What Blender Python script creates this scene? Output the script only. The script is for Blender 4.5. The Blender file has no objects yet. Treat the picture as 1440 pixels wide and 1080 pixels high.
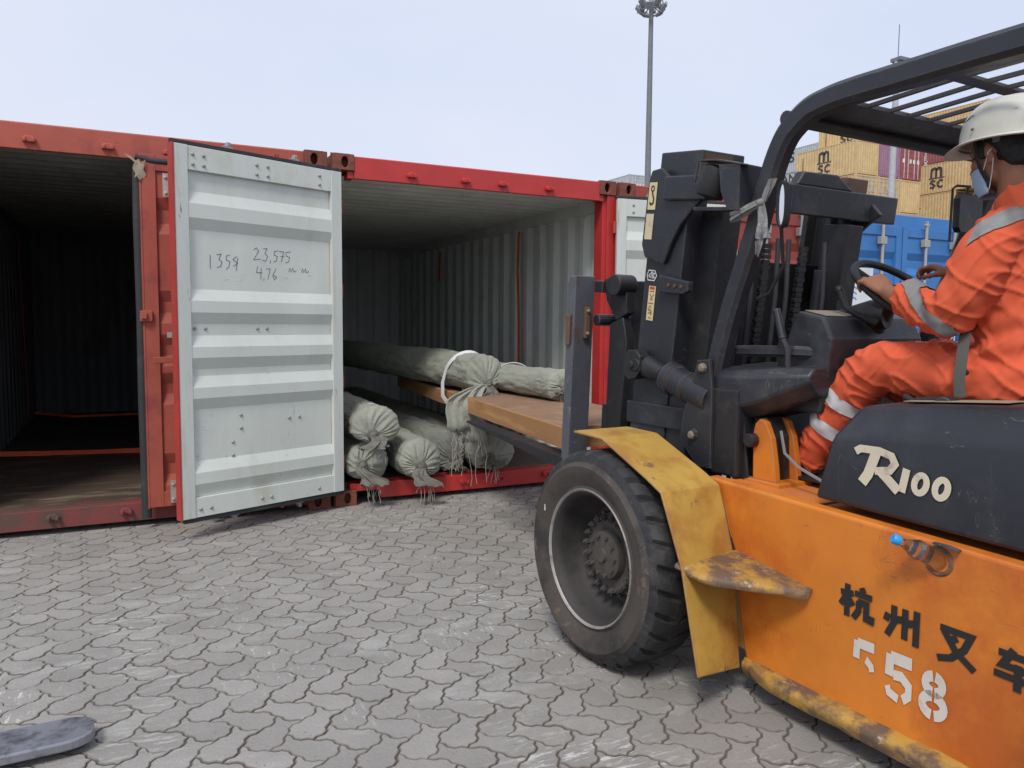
import bpy, bmesh, math, random
from mathutils import Vector, Matrix, noise
R = math.radians
random.seed(7)
S = bpy.context.scene
COL = S.collection
V = Vector

# ------------------------------------------------------------------ camera
CAM = V((-1.3471772, -5.6964536, 1.3802268)); YAW, PIT, ROL, FPX = 0.4576728, -0.0784840, 0.0081205, 1094.204
fw = V((math.sin(YAW)*math.cos(PIT), math.cos(YAW)*math.cos(PIT), math.sin(PIT)))
rt = V((math.cos(YAW), -math.sin(YAW), 0)); up = rt.cross(fw)
r2 = rt*math.cos(ROL)+up*math.sin(ROL); u2 = -rt*math.sin(ROL)+up*math.cos(ROL)
cd = bpy.data.cameras.new('camera'); cam = bpy.data.objects.new('camera', cd); COL.objects.link(cam)
M = Matrix((r2, u2, -fw)).transposed().to_4x4(); M.translation = CAM
cam.matrix_world = M
cd.sensor_fit = 'HORIZONTAL'; cd.sensor_width = 36; cd.lens = FPX/1440*36; cd.clip_start = .05; cd.clip_end = 3000
S.camera = cam

# ------------------------------------------------------------------ sky, sun, exposure
SUN_EL, SUN_AZ = R(52), R(222)          # azimuth from +Y towards +X
w = bpy.data.worlds.new('World'); S.world = w; w.use_nodes = True
nt = w.node_tree; nt.nodes.clear()
def wn(t): return nt.nodes.new(t)
sky = wn('ShaderNodeTexSky'); sky.sky_type = 'NISHITA'; sky.sun_disc = False
sky.sun_elevation = SUN_EL; sky.sun_rotation = SUN_AZ; sky.dust_density = 4.0; sky.air_density = 1.2; sky.ozone_density = 1.5
bg = wn('ShaderNodeBackground'); bg.inputs[1].default_value = .105
bg2 = wn('ShaderNodeBackground'); bg2.inputs[1].default_value = 1.0
tc = wn('ShaderNodeTexCoord'); mp = wn('ShaderNodeMapping'); mp.inputs['Scale'].default_value = (1, 1, 2.6)
nz = wn('ShaderNodeTexNoise'); nz.inputs['Scale'].default_value = 1.7; nz.inputs['Detail'].default_value = 4
cr = wn('ShaderNodeValToRGB'); e = cr.color_ramp.elements
e[0].position = .3; e[0].color = (.525, .58, .72, 1); e[1].position = .72; e[1].color = (.60, .635, .74, 1)
mx = wn('ShaderNodeMixShader'); mx.inputs[0].default_value = .86
out = wn('ShaderNodeOutputWorld')
nt.links.new(tc.outputs['Generated'], mp.inputs[0]); nt.links.new(mp.outputs[0], nz.inputs['Vector'])
nt.links.new(nz.outputs[0], cr.inputs[0]); nt.links.new(cr.outputs[0], bg2.inputs[0]); nt.links.new(sky.outputs[0], bg.inputs[0])
nt.links.new(bg.outputs[0], mx.inputs[1]); nt.links.new(bg2.outputs[0], mx.inputs[2]); nt.links.new(mx.outputs[0], out.inputs[0])
sl = bpy.data.lights.new('sun', 'SUN'); sl.energy = 1.7; sl.angle = R(14); sl.color = (1, .96, .9)
so = bpy.data.objects.new('sun', sl); COL.objects.link(so); so.location = (0, 0, 40)
sd = V((math.sin(SUN_AZ)*math.cos(SUN_EL), math.cos(SUN_AZ)*math.cos(SUN_EL), math.sin(SUN_EL)))
so.rotation_euler = sd.to_track_quat('Z', 'Y').to_euler()
S.view_settings.view_transform = 'Standard'; S.view_settings.look = 'None'; S.view_settings.gamma = 1
S.view_settings.exposure = 0.45; S.view_settings.use_curve_mapping = False
S.render.engine = 'CYCLES'
S.render.resolution_x = 1024; S.render.resolution_y = 768

# ------------------------------------------------------------------ materials
MATS = {}
def mat(name, col, rough=.6, metal=0., c2=None, amt=.5, scale=6., c3=None, amt3=.3, scale3=25., bump=.0, bscale=60., stretch=(1, 1, 1), trans=0., var=.06, spec=.5, tone=False, wear=None, scr=None):
    if name in MATS: return MATS[name]
    m = bpy.data.materials.new(name); m.use_nodes = True; MATS[name] = m
    t = m.node_tree; N = t.nodes; Lk = t.links.new; N.clear()
    o = N.new('ShaderNodeOutputMaterial'); b = N.new('ShaderNodeBsdfPrincipled'); Lk(b.outputs[0], o.inputs[0])
    b.inputs['Roughness'].default_value = rough; b.inputs['Metallic'].default_value = metal
    b.inputs['Specular IOR Level'].default_value = spec
    if trans: b.inputs['Transmission Weight'].default_value = trans
    tcn = N.new('ShaderNodeTexCoord'); mpn = N.new('ShaderNodeMapping'); mpn.inputs['Scale'].default_value = stretch
    Lk(tcn.outputs['Object'], mpn.inputs[0])
    def noi(s, d=6, r=.6, off=0):
        n = N.new('ShaderNodeTexNoise'); n.inputs['Scale'].default_value = s; n.inputs['Detail'].default_value = d; n.inputs['Roughness'].default_value = r
        if off:
            a = N.new('ShaderNodeVectorMath'); a.inputs[1].default_value = (off, off*1.7, off*.6); Lk(mpn.outputs[0], a.inputs[0]); Lk(a.outputs[0], n.inputs['Vector'])
        else: Lk(mpn.outputs[0], n.inputs['Vector'])
        return n
    def mixc(fac, a, bcol):
        x = N.new('ShaderNodeMix'); x.data_type = 'RGBA'
        Lk(fac, x.inputs[0])
        if isinstance(a, tuple): x.inputs[6].default_value = (*a, 1)
        else: Lk(a, x.inputs[6])
        if isinstance(bcol, tuple): x.inputs[7].default_value = (*bcol, 1)
        else: Lk(bcol, x.inputs[7])
        return x.outputs[2]
    def thr(n, lo, hi):
        r = N.new('ShaderNodeMapRange'); r.inputs[1].default_value = lo; r.inputs[2].default_value = hi; r.clamp = True
        Lk(n, r.inputs[0]); return r.outputs[0]
    # base variation
    n0 = noi(3.1, 5, .6, 3.3)
    dk = tuple(max(0, c*(1-var*2.5)) for c in col); lt = tuple(min(1, c*(1+var*1.5)) for c in col)
    cur = mixc(thr(n0.outputs[0], .3, .7), dk, lt)
    if tone:
        at = N.new('ShaderNodeAttribute'); at.attribute_name = 'tone'
        k = N.new('ShaderNodeHueSaturation'); Lk(cur, k.inputs['Color'])
        mm = N.new('ShaderNodeMapRange'); mm.inputs[3].default_value = .90; mm.inputs[4].default_value = 1.08
        Lk(at.outputs['Fac'], mm.inputs[0]); Lk(mm.outputs[0], k.inputs['Value']); cur = k.outputs[0]
    if c2:
        n1 = noi(scale, 8, .65); lo = 1-amt
        cur = mixc(thr(n1.outputs[0], .35+.35*lo, .5+.35*lo), cur, c2)
    if c3:
        n2 = noi(scale3, 10, .75, 7.7); lo = 1-amt3
        cur = mixc(thr(n2.outputs[0], .38+.35*lo, .42+.35*lo), cur, c3)
    if scr:                       # long fine scratches
        for st_, off_ in (((1, 1, 9), 12.3), ((6, 6, 1), 31.7)):
            mq = N.new('ShaderNodeMapping'); mq.inputs['Scale'].default_value = st_; mq.inputs['Location'].default_value = (off_, off_, 0); mq.inputs['Rotation'].default_value = (.35, .3, .2); Lk(tcn.outputs['Object'], mq.inputs[0])
            nq = N.new('ShaderNodeTexNoise'); nq.inputs['Scale'].default_value = 3.2; nq.inputs['Detail'].default_value = 2; Lk(mq.outputs[0], nq.inputs['Vector'])
            sb_ = N.new('ShaderNodeMath'); sb_.operation = 'SUBTRACT'; sb_.inputs[1].default_value = .5; Lk(nq.outputs[0], sb_.inputs[0])
            ab = N.new('ShaderNodeMath'); ab.operation = 'ABSOLUTE'; Lk(sb_.outputs[0], ab.inputs[0])
            l_ = thr(ab.outputs[0], .0035, .0015); nm = noi(4.5, 6, .7, off_); mk_ = thr(nm.outputs[0], .56, .60)
            mu = N.new('ShaderNodeMath'); mu.operation = 'MULTIPLY'; Lk(l_, mu.inputs[0]); Lk(mk_, mu.inputs[1]); cur = mixc(mu.outputs[0], cur, scr)
    if wear:                      # chipped edges
        bv = N.new('ShaderNodeBevel'); bv.samples = 4; bv.inputs[0].default_value = .012
        g = N.new('ShaderNodeNewGeometry'); dp = N.new('ShaderNodeVectorMath'); dp.operation = 'DOT_PRODUCT'
        Lk(bv.outputs[0], dp.inputs[0]); Lk(g.outputs['Normal'], dp.inputs[1])
        n3 = noi(34, 6, .7, 2.1); ad = N.new('ShaderNodeMath'); ad.operation = 'MULTIPLY_ADD'; ad.inputs[1].default_value = .35
        Lk(n3.outputs[0], ad.inputs[0]); Lk(dp.outputs['Value'], ad.inputs[2])
        cur = mixc(thr(ad.outputs[0], 1.10, 1.06), cur, wear)
    Lk(cur, b.inputs['Base Color'])
    nr = noi(14, 5, .6, 5.5); rr = N.new('ShaderNodeMapRange'); rr.inputs[3].default_value = max(0, rough-.12); rr.inputs[4].default_value = min(1, rough+.15)
    Lk(nr.outputs[0], rr.inputs[0]); Lk(rr.outputs[0], b.inputs['Roughness'])
    if bump:
        n4 = noi(bscale, 8, .7, 1.1); bp = N.new('ShaderNodeBump'); bp.inputs['Strength'].default_value = bump; bp.inputs['Distance'].default_value = .02
        Lk(n4.outputs[0], bp.inputs['Height']); Lk(bp.outputs[0], b.inputs['Normal'])
    return m

red_b = mat('bright_red_paint', (.47, .035, .032), .45, c2=(.30, .05, .045), amt=.35, scale=4, c3=(.12, .05, .04), amt3=.12, bump=.05, scr=(.22, .05, .045))
red_a = mat('faded_red_paint', (.40, .085, .055), .6, c2=(.26, .05, .04), amt=.5, scale=3, c3=(.12, .06, .045), amt3=.25, scale3=18, bump=.08, scr=(.16, .06, .05))
red_leaf = mat('leaf_red_paint', (.42, .05, .04), .5, c2=(.3, .03, .03), amt=.4, scale=3, bump=.04)
red_c = mat('brown_red_paint', (.30, .055, .04), .6, c2=(.2, .06, .05), amt=.5, scale=3, bump=.05)
rustc = mat('rusty_casting', (.22, .062, .04), .75, c2=(.12, .05, .035), amt=.6, scale=18, c3=(.30, .13, .07), amt3=.3, scale3=40, bump=.3, bscale=90)
dirtyred = mat('dirty_red_sill', (.20, .045, .04), .75, c2=(.11, .06, .045), amt=.75, scale=5, c3=(.3, .12, .08), amt3=.22, scale3=30, bump=.15)
white_door = mat('white_door_paint', (.60, .635, .585), .5, c2=(.50, .51, .43), amt=.35, scale=2.5, c3=(.30, .26, .18), amt3=.14, scale3=9, bump=.05, stretch=(1, 1, .45), var=.03, scr=(.33, .30, .26))
white_scuff = mat('white_scuffed_paint', (.58, .615, .57), .55, c2=(.48, .47, .36), amt=.45, scale=7, c3=(.16, .14, .09), amt3=.33, scale3=13, bump=.08, stretch=(1.4, 1.4, .22), var=.04)
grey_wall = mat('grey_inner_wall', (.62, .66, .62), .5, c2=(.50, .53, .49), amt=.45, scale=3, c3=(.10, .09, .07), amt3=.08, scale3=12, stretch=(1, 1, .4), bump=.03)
dark_wall = mat('dark_inner_wall', (.15, .155, .155), .75, c2=(.10, .10, .09), amt=.5, scale=3, stretch=(1, 1, .4))  # base grey much darker than the middle container's walls
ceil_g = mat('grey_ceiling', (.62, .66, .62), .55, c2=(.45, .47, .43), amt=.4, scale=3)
ceil_d = mat('dark_ceiling', (.26, .26, .24), .7, c2=(.16, .16, .14), amt=.5, scale=3)  # ceiling grey, darker than the middle container's
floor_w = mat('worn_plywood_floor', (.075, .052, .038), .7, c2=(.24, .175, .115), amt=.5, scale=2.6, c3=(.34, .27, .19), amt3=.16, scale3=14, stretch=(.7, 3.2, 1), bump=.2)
floor_d = mat('dark_plywood_floor', (.10, .08, .07), .7, c2=(.15, .11, .09), amt=.4, scale=4, bump=.1)
rubber = mat('black_rubber', (.028, .029, .032), .62, c2=(.055, .055, .055), amt=.45, scale=5, bump=.1)
tyre_m = mat('tyre_rubber', (.021, .021, .023), .6, c2=(.06, .057, .054), amt=.5, scale=6, bump=.25, bscale=70)
tyre_side = mat('tyre_sidewall', (.068, .057, .049), .8, c2=(.030, .027, .026), amt=.6, scale=5, c3=(.13, .095, .070), amt3=.4, scale3=7, bump=.25, bscale=90)
hub_m = mat('dusty_hub', (.075, .066, .058), .75, c2=(.04, .033, .028), amt=.5, scale=14, bump=.25)
rim_m = mat('dusty_rim', (.040, .036, .034), .7, c2=(.022, .019, .018), amt=.5, scale=5, bump=.15)
steel_edge = mat('bare_steel', (.34, .32, .29), .55, .3, c2=(.2, .17, .15), amt=.5, scale=20)
blackp = mat('black_mast_paint', (.022, .024, .031), .42, c2=(.05, .05, .052), amt=.45, scale=4, c3=(.09, .07, .05), amt3=.2, scale3=18, bump=.08, wear=(.085, .07, .06), scr=(.11, .10, .10))
blackg = mat('greasy_black', (.016, .016, .018), .5, c2=(.04, .035, .03), amt=.4, scale=9, bump=.15)
blackh = mat('hood_black', (.020, .022, .028), .38, c2=(.034, .035, .042), amt=.4, scale=3, c3=(.07, .06, .06), amt3=.04, bump=.03, scr=(.10, .09, .09))
hoodtop = mat('hood_top_dusty', (.055, .038, .04), .5, c2=(.12, .08, .065), amt=.45, scale=6, bump=.1)
orange = mat('orange_chassis_paint', (.66, .205, .022), .42, c2=(.50, .115, .016), amt=.6, scale=2.2, c3=(.34, .10, .022), amt3=.22, scale3=7, bump=.05, wear=(.30, .14, .07), scr=(.34, .13, .05))
orange_t = mat('orange_deck_paint', (.58, .19, .05), .55, c2=(.34, .15, .08), amt=.5, scale=5, c3=(.12, .07, .05), amt3=.2, scale3=16, bump=.08, wear=(.25, .17, .12))
yellow = mat('yellow_fender_paint', (.47, .29, .06), .5, c2=(.36, .17, .035), amt=.7, scale=4.2, c3=(.20, .11, .045), amt3=.32, scale3=9, bump=.06, wear=(.22, .09, .07), scr=(.24, .13, .05))
yellow_s = mat('scraped_yellow_step', (.46, .26, .05), .5, c2=(.14, .085, .055), amt=.85, scale=8, c3=(.42, .38, .34), amt3=.36, scale3=20, bump=.35, bscale=45, wear=(.16, .10, .08))
forkst = mat('worn_fork_steel', (.115, .12, .14), .45, .3, c2=(.075, .065, .06), amt=.6, scale=5, c3=(.16, .085, .055), amt3=.4, scale3=8, bump=.15, stretch=(1, 1, .5), scr=(.32, .32, .33))
forktip = mat('polished_fork_tip', (.30, .31, .35), .38, .5, c2=(.10, .10, .12), amt=.6, scale=8, c3=(.42, .43, .46), amt3=.2, scale3=12, bump=.1, scr=(.6, .6, .62))
timber = mat('rusty_timber', (.38, .19, .075), .8, c2=(.50, .27, .11), amt=.5, scale=5, c3=(.14, .07, .04), amt3=.3, scale3=16, stretch=(1.2, .25, 3), bump=.3)
timber_t = mat('rusty_timber_top', (.25, .145, .085), .85, c2=(.31, .20, .12), amt=.5, scale=5, c3=(.13, .075, .05), amt3=.3, scale3=10, bump=.2)
cloth = mat('olive_tarpaulin', (.31, .32, .265), .8, c2=(.22, .23, .185), amt=.45, scale=5, c3=(.38, .38, .33), amt3=.3, scale3=9, bump=.6, bscale=28)
cloth_d = mat('grey_tarpaulin', (.21, .218, .195), .85, c2=(.14, .145, .125), amt=.5, scale=5, bump=.35, bscale=35)
frayed = mat('frayed_cloth', (.17, .165, .14), .9, c2=(.10, .085, .07), amt=.55, scale=22, bump=.5)
thread = mat('pale_thread', (.42, .40, .35), .8)
webbing = mat('white_webbing', (.72, .72, .72), .7, bump=.1, bscale=150)
strap_o = mat('orange_strap', (.85, .11, .03), .6, bump=.05)
sign_y = mat('cream_sticker', (.66, .55, .30), .5, c2=(.5, .42, .22), amt=.35, scale=20)
ink = mat('black_ink', (.018, .017, .016), .6, c2=(.05, .03, .02), amt=.25, scale=25)
ink_r = mat('red_print', (.5, .05, .03), .6)
whitep = mat('stencil_white', (.66, .60, .54), .6, c2=(.60, .40, .25), amt=.36, scale=18, c3=(.6, .25, .08), amt3=.2, scale3=30)
creamp = mat('worn_cream_lettering', (.66, .58, .44), .55, c2=(.36, .31, .24), amt=.42, scale=20)
coverall_m = mat('orange_coverall', (.66, .105, .040), .85, c2=(.60, .085, .032), amt=.4, scale=6, bump=.12, bscale=200, var=.05)
reflect_m = mat('grey_reflective_tape', (.24, .24, .235), .5, c2=(.17, .17, .165), amt=.4, scale=12)
reflect_w = mat('silver_reflective_tape', (.55, .55, .56), .45, c2=(.40, .40, .40), amt=.4, scale=12)
skin_m = mat('skin', (.29, .125, .070), .5, c2=(.23, .095, .055), amt=.4, scale=12, bump=.08, bscale=150)
hair_m = mat('black_hair', (.010, .009, .009), .5, bump=.4, bscale=120, stretch=(1, 1, .2))
hat_m = mat('scuffed_white_plastic', (.60, .60, .54), .32, c2=(.45, .44, .38), amt=.4, scale=5, c3=(.16, .15, .13), amt3=.10, scale3=16, bump=.03)
mask_m = mat('pale_blue_mask', (.36, .50, .66), .8, bump=.1)
belt_m = mat('grey_seat_belt', (.10, .095, .085), .7, bump=.1, bscale=200)
seat_m = mat('black_vinyl', (.02, .021, .026), .45, bump=.08)
bluep = mat('blue_container_paint', (.05, .20, .50), .5, c2=(.04, .15, .38), amt=.4, scale=3, c3=(.12, .10, .09), amt3=.10, scale3=14, bump=.04)
galv = mat('galvanised_bar', (.46, .42, .38), .5, .2, c2=(.36, .30, .25), amt=.45, scale=12)
galv_d = mat('galvanised_cam', (.33, .33, .33), .5, .3, c2=(.2, .17, .14), amt=.4, scale=20)
polem = mat('grey_pole', (.17, .18, .20), .6)
polel = mat('light_grey_pole', (.42, .44, .46), .6)
tape_m = mat('beige_tape', (.36, .30, .22), .7, c2=(.22, .17, .12), amt=.4, scale=20)

# ------------------------------------------------------------------ mesh helper
class MB:
    def __init__(s): s.v = []; s.f = []; s.m = []
    def add(s, vs, fs, m=0):
        n = len(s.v); s.v += [tuple(v) for v in vs]
        for f in fs: s.f.append(tuple(i+n for i in f)); s.m.append(m)
        return s
    def box(s, x0, x1, y0, y1, z0, z1, m=0):
        vs = [(x, y, z) for z in (z0, z1) for y in (y0, y1) for x in (x0, x1)]
        return s.add(vs, [(0, 2, 3, 1), (4, 5, 7, 6), (0, 1, 5, 4), (2, 6, 7, 3), (0, 4, 6, 2), (1, 3, 7, 5)], m)
    def obox(s, c, ax, h, m=0):
        c = V(c); ax = [V(a).normalized() for a in ax]
        vs = [c+ax[0]*h[0]*i+ax[1]*h[1]*j+ax[2]*h[2]*k for k in (-1, 1) for j in (-1, 1) for i in (-1, 1)]
        return s.add(vs, [(0, 2, 3, 1), (4, 5, 7, 6), (0, 1, 5, 4), (2, 6, 7, 3), (0, 4, 6, 2), (1, 3, 7, 5)], m)
    def prism(s, pts, off, m=0, mside=None):
        n = len(pts); off = V(off); a = [V(q) for q in pts]; b = [q+off for q in a]
        s.add(a+b, [tuple(range(n-1, -1, -1)), tuple(range(n, 2*n))], m)
        s.add(a+b, [(i, (i+1) % n, (i+1) % n+n, i+n) for i in range(n)], m if mside is None else mside)
        return s
    def ring(s, outer, inner, off, m=0):
        n = len(outer); off = V(off); o = [V(q) for q in outer]; i_ = [V(q) for q in inner]
        vs = o+i_+[q+off for q in o]+[q+off for q in i_]
        fs = []
        for k in range(n):
            j = (k+1) % n
            fs += [(k, j, n+j, n+k), (2*n+j, 2*n+k, 3*n+k, 3*n+j), (j, k, 2*n+k, 2*n+j), (n+k, n+j, 3*n+j, 3*n+k)]
        return s.add(vs, fs, m)
    def tube(s, pts, r, n=10, m=0, caps=True, closed=False, sq=None, ref=None):
        pts = [V(q) for q in pts]; L = len(pts); rs = r if isinstance(r, (list, tuple)) else [r]*L
        prev = None; rings = []
        for i, q in enumerate(pts):
            if closed: t = pts[(i+1) % L]-pts[i-1]
            else: t = pts[min(i+1, L-1)]-pts[max(i-1, 0)]
            t.normalize()
            if prev is None:
                a = V(ref) if ref else (V((0, 0, 1)) if abs(t.z) < .9 else V((1, 0, 0)))
            else: a = prev
            a = (a-t*a.dot(t)).normalized(); b = t.cross(a); prev = a
            ra, rb = (rs[i], rs[i]) if not isinstance(rs[i], (tuple, list)) else rs[i]
            rg = []
            for k in range(n):
                th = 2*math.pi*k/n+(math.pi/4 if n == 4 else 0)
                kk = 1.41421 if n == 4 else 1
                rg.append(q+a*math.cos(th)*ra*kk+b*math.sin(th)*rb*kk)
            rings.append(rg)
        vs = [x for rg in rings for x in rg]; fs = []
        for i in range(L if closed else L-1):
            j = (i+1) % L
            for k in range(n):
                l = (k+1) % n; fs.append((i*n+k, i*n+l, j*n+l, j*n+k))
        if caps and not closed: fs += [tuple(range(n-1, -1, -1)), tuple(range((L-1)*n, L*n))]
        return s.add(vs, fs, m)
    def lathe(s, prof, o, ax, n=32, m=0, ref=None, close=False):
        o = V(o); ax = V(ax).normalized(); a = V(ref) if ref else (V((0, 0, 1)) if abs(ax.z) < .9 else V((1, 0, 0)))
        a = (a-ax*a.dot(ax)).normalized(); b = ax.cross(a); P = len(prof); vs = []
        for k in range(n):
            th = 2*math.pi*k/n; d = a*math.cos(th)+b*math.sin(th)
            for (h, r) in prof: vs.append(o+ax*h+d*r)
        fs = []
        for k in range(n):
            l = (k+1) % n
            for i in range(P if close else P-1):
                j = (i+1) % P; fs.append((k*P+i, l*P+i, l*P+j, k*P+j))
        return s.add(vs, fs, m)
    def cyl(s, a, b, r, n=16, m=0): return s.tube([a, b], r, n, m)
    def ball(s, c, r, n=12, m=0):
        c = V(c); r = r if isinstance(r, (tuple, list)) else (r, r, r); vs = []; h = n//2
        for i in range(h+1):
            ph = math.pi*i/h
            for k in range(n):
                th = 2*math.pi*k/n; vs.append((c.x+r[0]*math.sin(ph)*math.cos(th), c.y+r[1]*math.sin(ph)*math.sin(th), c.z+r[2]*math.cos(ph)))
        return s.add(vs, [(i*n+k, (i+1)*n+k, (i+1)*n+(k+1) % n, i*n+(k+1) % n) for i in range(h) for k in range(n)], m)
    def grid(s, rows, m=0, mfun=None):
        a = len(rows); b = len(rows[0]); n = len(s.v)
        s.v += [tuple(q) for r in rows for q in r]
        for i in range(a-1):
            for j in range(b-1):
                s.f.append((n+i*b+j, n+i*b+j+1, n+(i+1)*b+j+1, n+(i+1)*b+j)); s.m.append(mfun(i, j) if mfun else m)
        return s
    def ribbon(s, pl, w, o, ux, uy, m=0, closed=False, nrm=None, lift=0):
        """flat stroke of width w along 2-D polyline, laid in the plane o + x*ux + y*uy"""
        o = V(o); ux = V(ux); uy = V(uy); pl = [V((q[0], q[1])) for q in pl]
        if lift: o = o+ux.cross(uy).normalized()*lift
        L = len(pl); A = []; B = []
        for i in range(L):
            if closed: d1 = pl[i]-pl[i-1]; d2 = pl[(i+1) % L]-pl[i]
            else: d1 = pl[i]-pl[max(i-1, 0)]; d2 = pl[min(i+1, L-1)]-pl[i]
            if d1.length < 1e-9: d1 = d2
            if d2.length < 1e-9: d2 = d1
            d1 = d1.normalized(); d2 = d2.normalized(); t = (d1+d2)
            t = t.normalized() if t.length > 1e-6 else d2
            nn = V((-t.y, t.x)); c = max(.45, nn.dot(V((-d1.y, d1.x))))
            A.append(pl[i]+nn*w/2/c); B.append(pl[i]-nn*w/2/c)
        vs = [o+ux*q.x+uy*q.y for q in A+B]
        fs = [(i+L, (i+1) % L+L, (i+1) % L, i) for i in range(L if closed else L-1)]
        return s.add(vs, fs, m)
    def build(s, name, mats, parent=None, bevel=0, smooth=None, sub=0, seg=2, loc=None):
        me = bpy.data.meshes.new(name); me.from_pydata(s.v, [], s.f)
        for mt in (mats if isinstance(mats, (list, tuple)) else [mats]): me.materials.append(mt)
        for i, p in enumerate(me.polygons): p.material_index = s.m[i]
        if s.f and not getattr(s, 'noweld', False):
            bm = bmesh.new(); bm.from_mesh(me); bmesh.ops.remove_doubles(bm, verts=bm.verts, dist=1e-5)
            bmesh.ops.recalc_face_normals(bm, faces=bm.faces) if not getattr(s, 'keepn', False) else None
            bm.to_mesh(me); bm.free()
        if smooth is not None:
            for p in me.polygons: p.use_smooth = True
            me.set_sharp_from_angle(angle=R(smooth))
        ob = bpy.data.objects.new(name, me); COL.objects.link(ob)
        if parent: ob.parent = parent
        if loc: ob.location = loc
        if bevel:
            b = ob.modifiers.new('bevel', 'BEVEL'); b.width = bevel; b.segments = seg; b.limit_method = 'ANGLE'; b.angle_limit = R(40)
            b.harden_normals = False
        if sub:
            q = ob.modifiers.new('sub', 'SUBSURF'); q.levels = sub; q.render_levels = sub
        return ob
def tag(o, label=None, cat=None, group=None, kind=None):
    if label: o['label'] = label
    if cat: o['category'] = cat
    if group: o['group'] = group
    if kind: o['kind'] = kind
    return o
def empty(name, loc=(0, 0, 0), rz=0):
    o = bpy.data.objects.new(name, None); o.empty_display_size = .2; COL.objects.link(o); o.location = loc; o.rotation_euler = (0, 0, rz); return o
def copy_tree(o, parent=None):
    c = o.copy(); COL.objects.link(c); c.parent = parent
    for ch in list(o.children): copy_tree(ch, c)
    return c
def text_mb(body, size, o, ux, uy, thick=0, sx=1., off=0.):
    cu = bpy.data.curves.new('t', 'FONT'); cu.body = body; cu.size = size; cu.offset = off; cu.resolution_u = 3
    ob = bpy.data.objects.new('t', cu); COL.objects.link(ob)
    dg = bpy.context.evaluated_depsgraph_get(); me = bpy.data.meshes.new_from_object(ob.evaluated_get(dg))
    mb = MB(); o = V(o); ux = V(ux); uy = V(uy)
    mb.add([o+ux*(v.co.x*sx)+uy*v.co.y for v in me.vertices], [tuple(p.vertices) for p in me.polygons]); mb.keepn = True
    bpy.data.objects.remove(ob); bpy.data.curves.remove(cu); bpy.data.meshes.remove(me)
    return mb
def arc(cx, cy, rx, ry, a0, a1, n=10): return [(cx+rx*math.cos(R(a0+(a1-a0)*i/n)), cy+ry*math.sin(R(a0+(a1-a0)*i/n))) for i in range(n+1)]

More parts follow.
